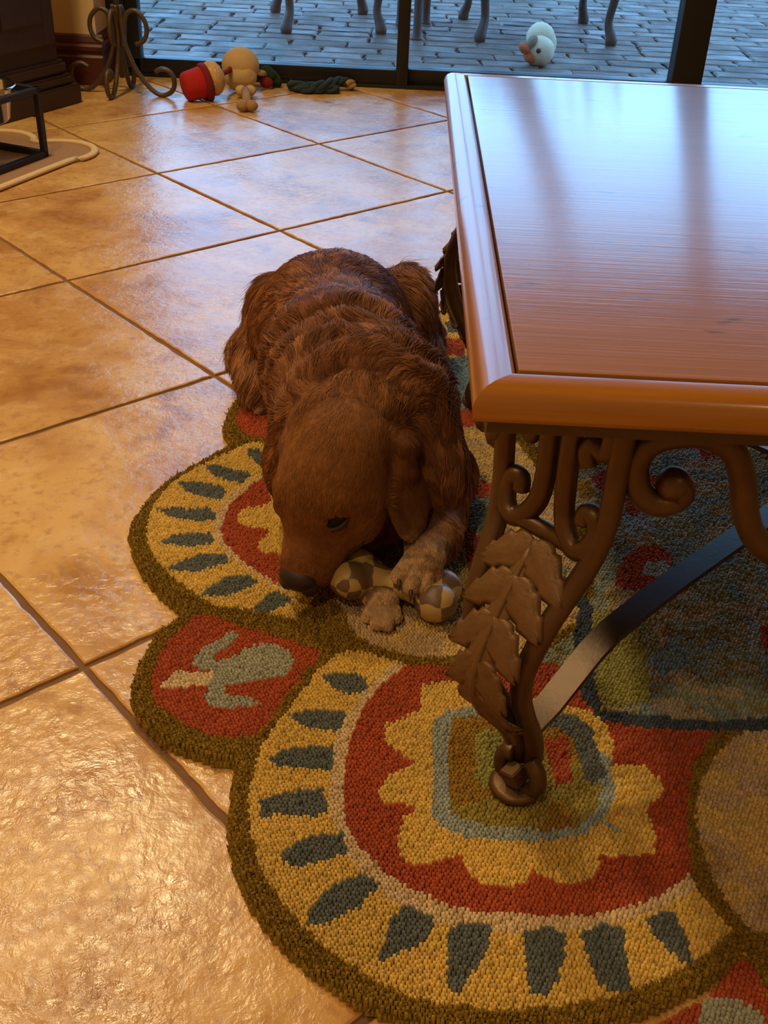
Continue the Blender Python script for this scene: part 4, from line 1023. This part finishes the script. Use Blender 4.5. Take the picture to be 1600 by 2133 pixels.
# ------------------------------------------------------------------ scrolled iron stand in the corner
st_c = np.array([-.885, 3.585, 0])
stand = empty('scroll_iron_stand', tuple(st_c)); tag(stand, 'tall bronze iron stand with curled scroll feet beside the glass door', 'stand')
M_stand = simple('aged_iron', lin(88, 74, 58), .5, .5, 40, .3)
foot_p = [(.012, .26), (.012, .20), (.018, .148), (.042, .085), (.078, .035), (.110, .010), (.136, .0075), (.160, .022), (.168, .048), (.158, .074), (.132, .084), (.108, .074)]
loop_p = [(.012, .14), (.016, .19), (.030, .235), (.058, .246), (.084, .222), (.090, .190), (.078, .162), (.052, .150)]
for a_ in (-.12, math.pi / 2 - .12, math.pi - .12, 1.5 * math.pi - .25):
    dx, dy = math.cos(a_), math.sin(a_); rs = .62 if abs(dy) > .7 else 1
    tube('scroll_foot', cr_spline([st_c + np.array([dx * r * rs, dy * r * rs, z]) for r, z in foot_p], 6), .0075, M_stand, stand, 9)
    tube('upper_scroll', cr_spline([st_c + np.array([dx * r * rs, dy * r * rs, z]) for r, z in loop_p], 6), .0072, M_stand, stand, 9)
tube('post', [st_c + np.array([0, 0, z]) for z in (.05, .4, .95)], .008, M_stand, stand, 10)
vv, ff = lathe_data([(0, .94), (.10, .94), (.125, .955), (.13, .97), (.12, .965), (0, .952)], 28, tuple(st_c)); mesh('top_dish', vv, ff, M_stand, stand, True)

# ------------------------------------------------------------------ dark cabinet, feeder, mat
c0 = np.array([-.982, 3.456]); d1 = nrm(np.array([-.152, -.314])); d2 = np.array([d1[1], -d1[0]])   # d1 along the front, d2 into the corner
if d2[0] > 0: d2 = -d2
cab = empty('cabinet', (c0[0], c0[1], 0)); tag(cab, 'dark stained wooden cabinet with moulded plinth beside the baseboard', 'cabinet')
def cbox(name, a0_, a1_, b0_, b1_, z0, z1, mat, par, bev=.003):
    bm = bmesh.new(); bmesh.ops.create_cube(bm, size=1)
    for q in bm.verts:
        a_ = a0_ + (q.co.x + .5) * (a1_ - a0_); b_ = b0_ + (q.co.y + .5) * (b1_ - b0_); z = z0 + (q.co.z + .5) * (z1 - z0)
        w2 = c0 + d1 * a_ + d2 * b_; q.co = Vector((w2[0], w2[1], z))
    bmesh.ops.recalc_face_normals(bm, faces=bm.faces[:])
    if bev: bmesh.ops.bevel(bm, geom=bm.edges[:], offset=bev, segments=2, affect='EDGES')
    return sharp(bm_obj(name, bm, mat, par), 50)
CL, CD = .66, .26
cbox('plinth', 0, CL, 0, CD, 0, .055, M_darkwood, cab, .003)
cbox('plinth_cove', .012, CL - .012, .012, CD, .055, .085, M_darkwood, cab, .008)
cbox('plinth_cap', .022, CL - .022, .022, CD, .085, .125, M_darkwood, cab, .010)
cbox('body', .04, CL - .04, .04, CD, .12, .95, M_darkwood, cab, .004)
cbox('worktop', .01, CL - .01, .01, CD, .95, .985, M_darkwood, cab, .006)
for k in range(2):
    a_ = .06 + k * .275
    dr = cbox('door', a_, a_ + .26, .026, .045, .17, .90, M_darkwood, cab, .004)
    cbox('door_panel', a_ + .045, a_ + .215, .020, .03, .23, .84, M_darkwood, dr, .006)
    kn = c0 + d1 * (a_ + (.24 if k == 0 else .02)) + d2 * .012
    v, f = blob_data((kn[0], kn[1], .55), (.02, .02, .02), None, 2); mesh('knob', v, f, M_stand, dr, True)
# bone-shaped mat
f0_ = P(93, 322, .012)[:2]; e1 = nrm(P(0, 357, .012)[:2] - f0_); e2 = np.array([e1[1], -e1[0]]); e2 = e2 if e2[0] < 0 else -e2
mc = f0_ + e1 * .205 + e2 * .105
def bone_outline(a, b, r, off=0.):
    pts = []
    for (sx, sy, t0, t1) in ((-1, -1, 40, -190), (-1, 1, 190, -40)):
        pass
    def arc(cx_, cy_, t0, t1, n=16): return [(cx_ + (r - off) * math.cos(math.radians(t)), cy_ + (r - off) * math.sin(math.radians(t))) for t in np.linspace(t0, t1, n)]
    pts += arc(a, -b, -125, 62) + arc(a, b, -62, 125) + arc(-a, b, 55, 242) + arc(-a, -b, 118, 305)
    return [mc + e1 * x + e2 * y for x, y in pts]
mat_ = empty('bone_mat', (mc[0], mc[1], 0)); tag(mat_, 'tan bone-shaped feeding mat with pale piped edge under the bowls', 'mat')
M_mat = simple('woven_mat', lin(150, 112, 72), .95, 0, 220, .25, .5, .001, obj=False); M_pipe = simple('pale_piping', lin(206, 176, 128), .9, 0, 200, .12, .3, .001)
ol = cr_spline([(*q, 0) for q in bone_outline(.262, .098, .098)], 2, True)[:, :2]; n = len(ol)
mesh('mat_field', [(*q, .001) for q in ol] + [(*q, .006) for q in ol], [(k, (k + 1) % n, n + (k + 1) % n, n + k) for k in range(n)] + [tuple(range(n, 2 * n))], M_mat, mat_)
tube('piping', [(*q, .0065) for q in ol], .0105, M_pipe, mat_, 8, True, None, .6)
# raised feeder: black square-tube frame with steel bowls
fd = empty('bowl_stand', (mc[0], mc[1], 0)); tag(fd, 'black square-tube metal bowl stand standing on the bone mat', 'bowl stand')
FH, FB, FLn, FD = .172, .007, .41, .21; tb = .015
def fbar(p, q):
    bm = bmesh.new(); bmesh.ops.create_cube(bm, size=1); p, q = np.array(p, float), np.array(q, float)
    lo, hi = np.minimum(p, q) - tb / 2, np.maximum(p, q) + tb / 2
    for v_ in bm.verts:
        l = (lo + hi) / 2 + np.array(v_.co) * (hi - lo); w2 = f0_ + e1 * l[0] + e2 * l[1]; v_.co = Vector((w2[0], w2[1], l[2]))
    bmesh.ops.recalc_face_normals(bm, faces=bm.faces[:])
    bmesh.ops.bevel(bm, geom=bm.edges[:], offset=.001, segments=1, affect='EDGES'); return bm
for a_ in (0, FLn):
    for b_ in (0, FD): bm_obj('leg', fbar((a_, b_, FB + tb / 2), (a_, b_, FH)), M_black, fd)
for z in (FB + tb / 2, FH):
    for b_ in (0, FD): bm_obj('rail', fbar((0, b_, z), (FLn, b_, z)), M_black, fd)
    for a_ in (0, FLn): bm_obj('rail', fbar((a_, 0, z), (a_, FD, z)), M_black, fd)
bm_obj('rail', fbar((FLn / 2, 0, FH), (FLn / 2, FD, FH)), M_black, fd)
for k, a_ in enumerate((.100, .310)):
    w2 = f0_ + e1 * a_ + e2 * (FD / 2)
    vv, ff = lathe_data([(0, -.075), (.066, -.075), (.074, -.068), (.086, .004), (.096, .008), (.099, .011), (.096, .014), (.084, .0095), (.071, -.066), (.064, -.072), (0, -.072)], 40, (w2[0], w2[1], FH + .006))
    bw = mesh('food_bowl', vv, ff, M_steel, None, True); tag(bw, ('stainless steel pet bowl in the half of the stand towards the glass door', 'second stainless steel pet bowl, in the half of the stand away from the door')[k], 'bowl', 'pet bowls in the stand')

# ------------------------------------------------------------------ patio chairs and duck toy
M_chair = simple('weathered_bronze', lin(66, 60, 58), .5, .4, 30, .25)
M_sling = simple('chair_sling', lin(84, 84, 88), .8, 0, 200, .2)
def chair(x, y, rz, label, hw_=.27, hd_=.25):
    ch = empty('patio_chair', (x, y, ZP)); tag(ch, label, 'chair', 'patio chairs on the pavers')
    Rz = Matrix.Rotation(rz, 3, 'Z')
    def W(a_, b_, z): q = Rz @ Vector((a_, b_, 0)); return np.array([x + q.x, y + q.y, ZP + z])
    for sx in (-1, 1):
        for sy in (-1, 1):
            pth = [W(sx * (hw_ + .00), sy * hd_, .40), W(sx * (hw_ + .02), sy * (hd_ + .02), .30), W(sx * (hw_ + .005), sy * (hd_ + .005), .18), W(sx * (hw_ - .005), sy * (hd_ - .005), .09), W(sx * (hw_ + .01), sy * (hd_ + .01), .03), W(sx * (hw_ + .012), sy * (hd_ + .012), .0)]
            tube('leg', cr_spline(pth, 5), [.026, .024, .02, .018, .017, .021, .026, .022], M_chair, ch, 10)
        tube('arm', cr_spline([W(sx * hw_, -hd_, .40), W(sx * (hw_ + .02), -hd_ + .02, .58), W(sx * (hw_ + .02), 0, .64), W(sx * hw_, hd_, .62)], 5), .018, M_chair, ch, 10)
        tube('side_apron', cr_spline([W(sx * hw_, -hd_, .36), W(sx * hw_, -.12, .325), W(sx * hw_, 0, .33), W(sx * hw_, .12, .325), W(sx * hw_, hd_, .36)], 4), .012, M_chair, ch, 8)
    for sy in (-1, 1): tube('apron', cr_spline([W(-hw_, sy * hd_, .34), W(-.15, sy * hd_, .305), W(0, sy * hd_, .325), W(.15, sy * hd_, .305), W(hw_, sy * hd_, .34)], 5), .014, M_chair, ch, 8)
    def slab(name, c, rad_, mat, tilt=0):
        bm = bmesh.new(); bmesh.ops.create_cube(bm, size=2)
        for q in bm.verts:
            l = Matrix.Rotation(tilt, 3, 'X') @ Vector((q.co.x * rad_[0], q.co.y * rad_[1], q.co.z * rad_[2])); w2 = W(c[0] + l.x, c[1] + l.y, c[2] + l.z); q.co = Vector(w2)
        bmesh.ops.bevel(bm, geom=bm.edges[:], offset=.015, segments=2, affect='EDGES'); sharp(bm_obj(name, bm, mat, ch), 50)
    slab('seat', (0, 0, .41), (hw_ + .01, hd_ + .01, .025), M_sling)
    bk = cr_spline([W(-hw_, hd_, .40), W(-hw_, hd_ + .05, .66), W(-hw_ * .8, hd_ + .11, .88), W(0, hd_ + .13, .93), W(hw_ * .8, hd_ + .11, .88), W(hw_, hd_ + .05, .66), W(hw_, hd_, .40)], 6)
    br = tube('back_frame', bk, .014, M_chair, ch, 10)
    for k in range(5):
        xx = hw_ * (-.66 + .33 * k); tube('back_bar', [W(xx, hd_ + .005, .43), W(xx, hd_ + .06, .66), W(xx, hd_ + .115, .89)], .007, M_chair, ch, 8)
    return ch
chair(.56, 5.24, .10, 'wide bronze patio chair beside the plush duck, seen through the door', .27, .25)
chair(-.36, 5.21, .20, 'narrow bronze patio chair behind the plush ball toy, seen through the door', .19, .235)
ptb = empty('patio_side_table', (.08, 5.14, ZP)); tag(ptb, 'bronze round patio side table standing between the two patio chairs', 'table')
for lx, ly in ((.04, 4.94), (.08, 5.32), (-.035, 5.26)):
    q = np.array([lx, ly, ZP]); cc_ = np.array([.06, 5.14, ZP])
    tube('leg', cr_spline([cc_ + (q - cc_) * .55 + np.array([0, 0, .52]), cc_ + (q - cc_) * .9 + np.array([0, 0, .34]), q * .97 + cc_ * .03 + np.array([0, 0, .14]), q + np.array([0, 0, .03]), q], 5), [.02, .02, .018, .017, .024], M_chair, ptb, 10)
vv, ff = lathe_data([(0, .52), (.15, .52), (.165, .53), (.165, .545), (.15, .55), (0, .55)], 28, (.06, 5.14, ZP)); mesh('table_top', vv, ff, M_chair, ptb, True)
dk = P(1120, 134, ZP)
duck = empty('plush_duck', (dk[0], dk[1], ZP)); tag(duck, 'white plush duck toy with orange beak lying on patio pavers', 'dog toy')
M_duck = fuzz('white_plush', lin(228, 212, 180)); M_beak = fuzz('orange_felt', lin(196, 96, 52)); M_grey = fuzz('grey_plush', lin(150, 136, 118))
def dp(px, py, y=None): q = PY(px, py, dk[1] + (0 if y is None else y)); return q
hd0 = dp(1124, 106)
v, f = blob_data(hd0, (.058, .056, .056), None, 4, .03, 9); mesh('head', v, f, M_duck, duck, True)
v, f = blob_data(dp(1126, 78, .05), (.055, .06, .055), None, 4, .03, 9); mesh('body', v, f, M_duck, duck, True)
v, f = blob_data(dp(1122, 66, .05), (.022, .03, .03), None, 3); mesh('tail', v, f, M_duck, duck, True)
v, f = blob_data(dp(1143, 92, .06), (.03, .045, .05), None, 3); mesh('wing', v, f, M_duck, duck, True)
v, f = blob_data(dp(1108, 88, -.03), (.020, .02, .030), np.array(Matrix.Rotation(.5, 3, 'Y')), 3); mesh('cheek_patch', v, f, M_grey, duck, True)
for (px, py, rr) in ((1093, 101, .026), (1103, 120, .026)):
    v, f = blob_data(dp(px, py, -.035), (rr, .026, rr * .72), np.array(Matrix.Rotation(.7, 3, 'Y')), 3); mesh('beak', v, f, M_beak, duck, True)
v, f = blob_data(dp(1122, 106, -.055), (.010, .008, .010), None, 2); mesh('eye', v, f, M_black, duck, True)
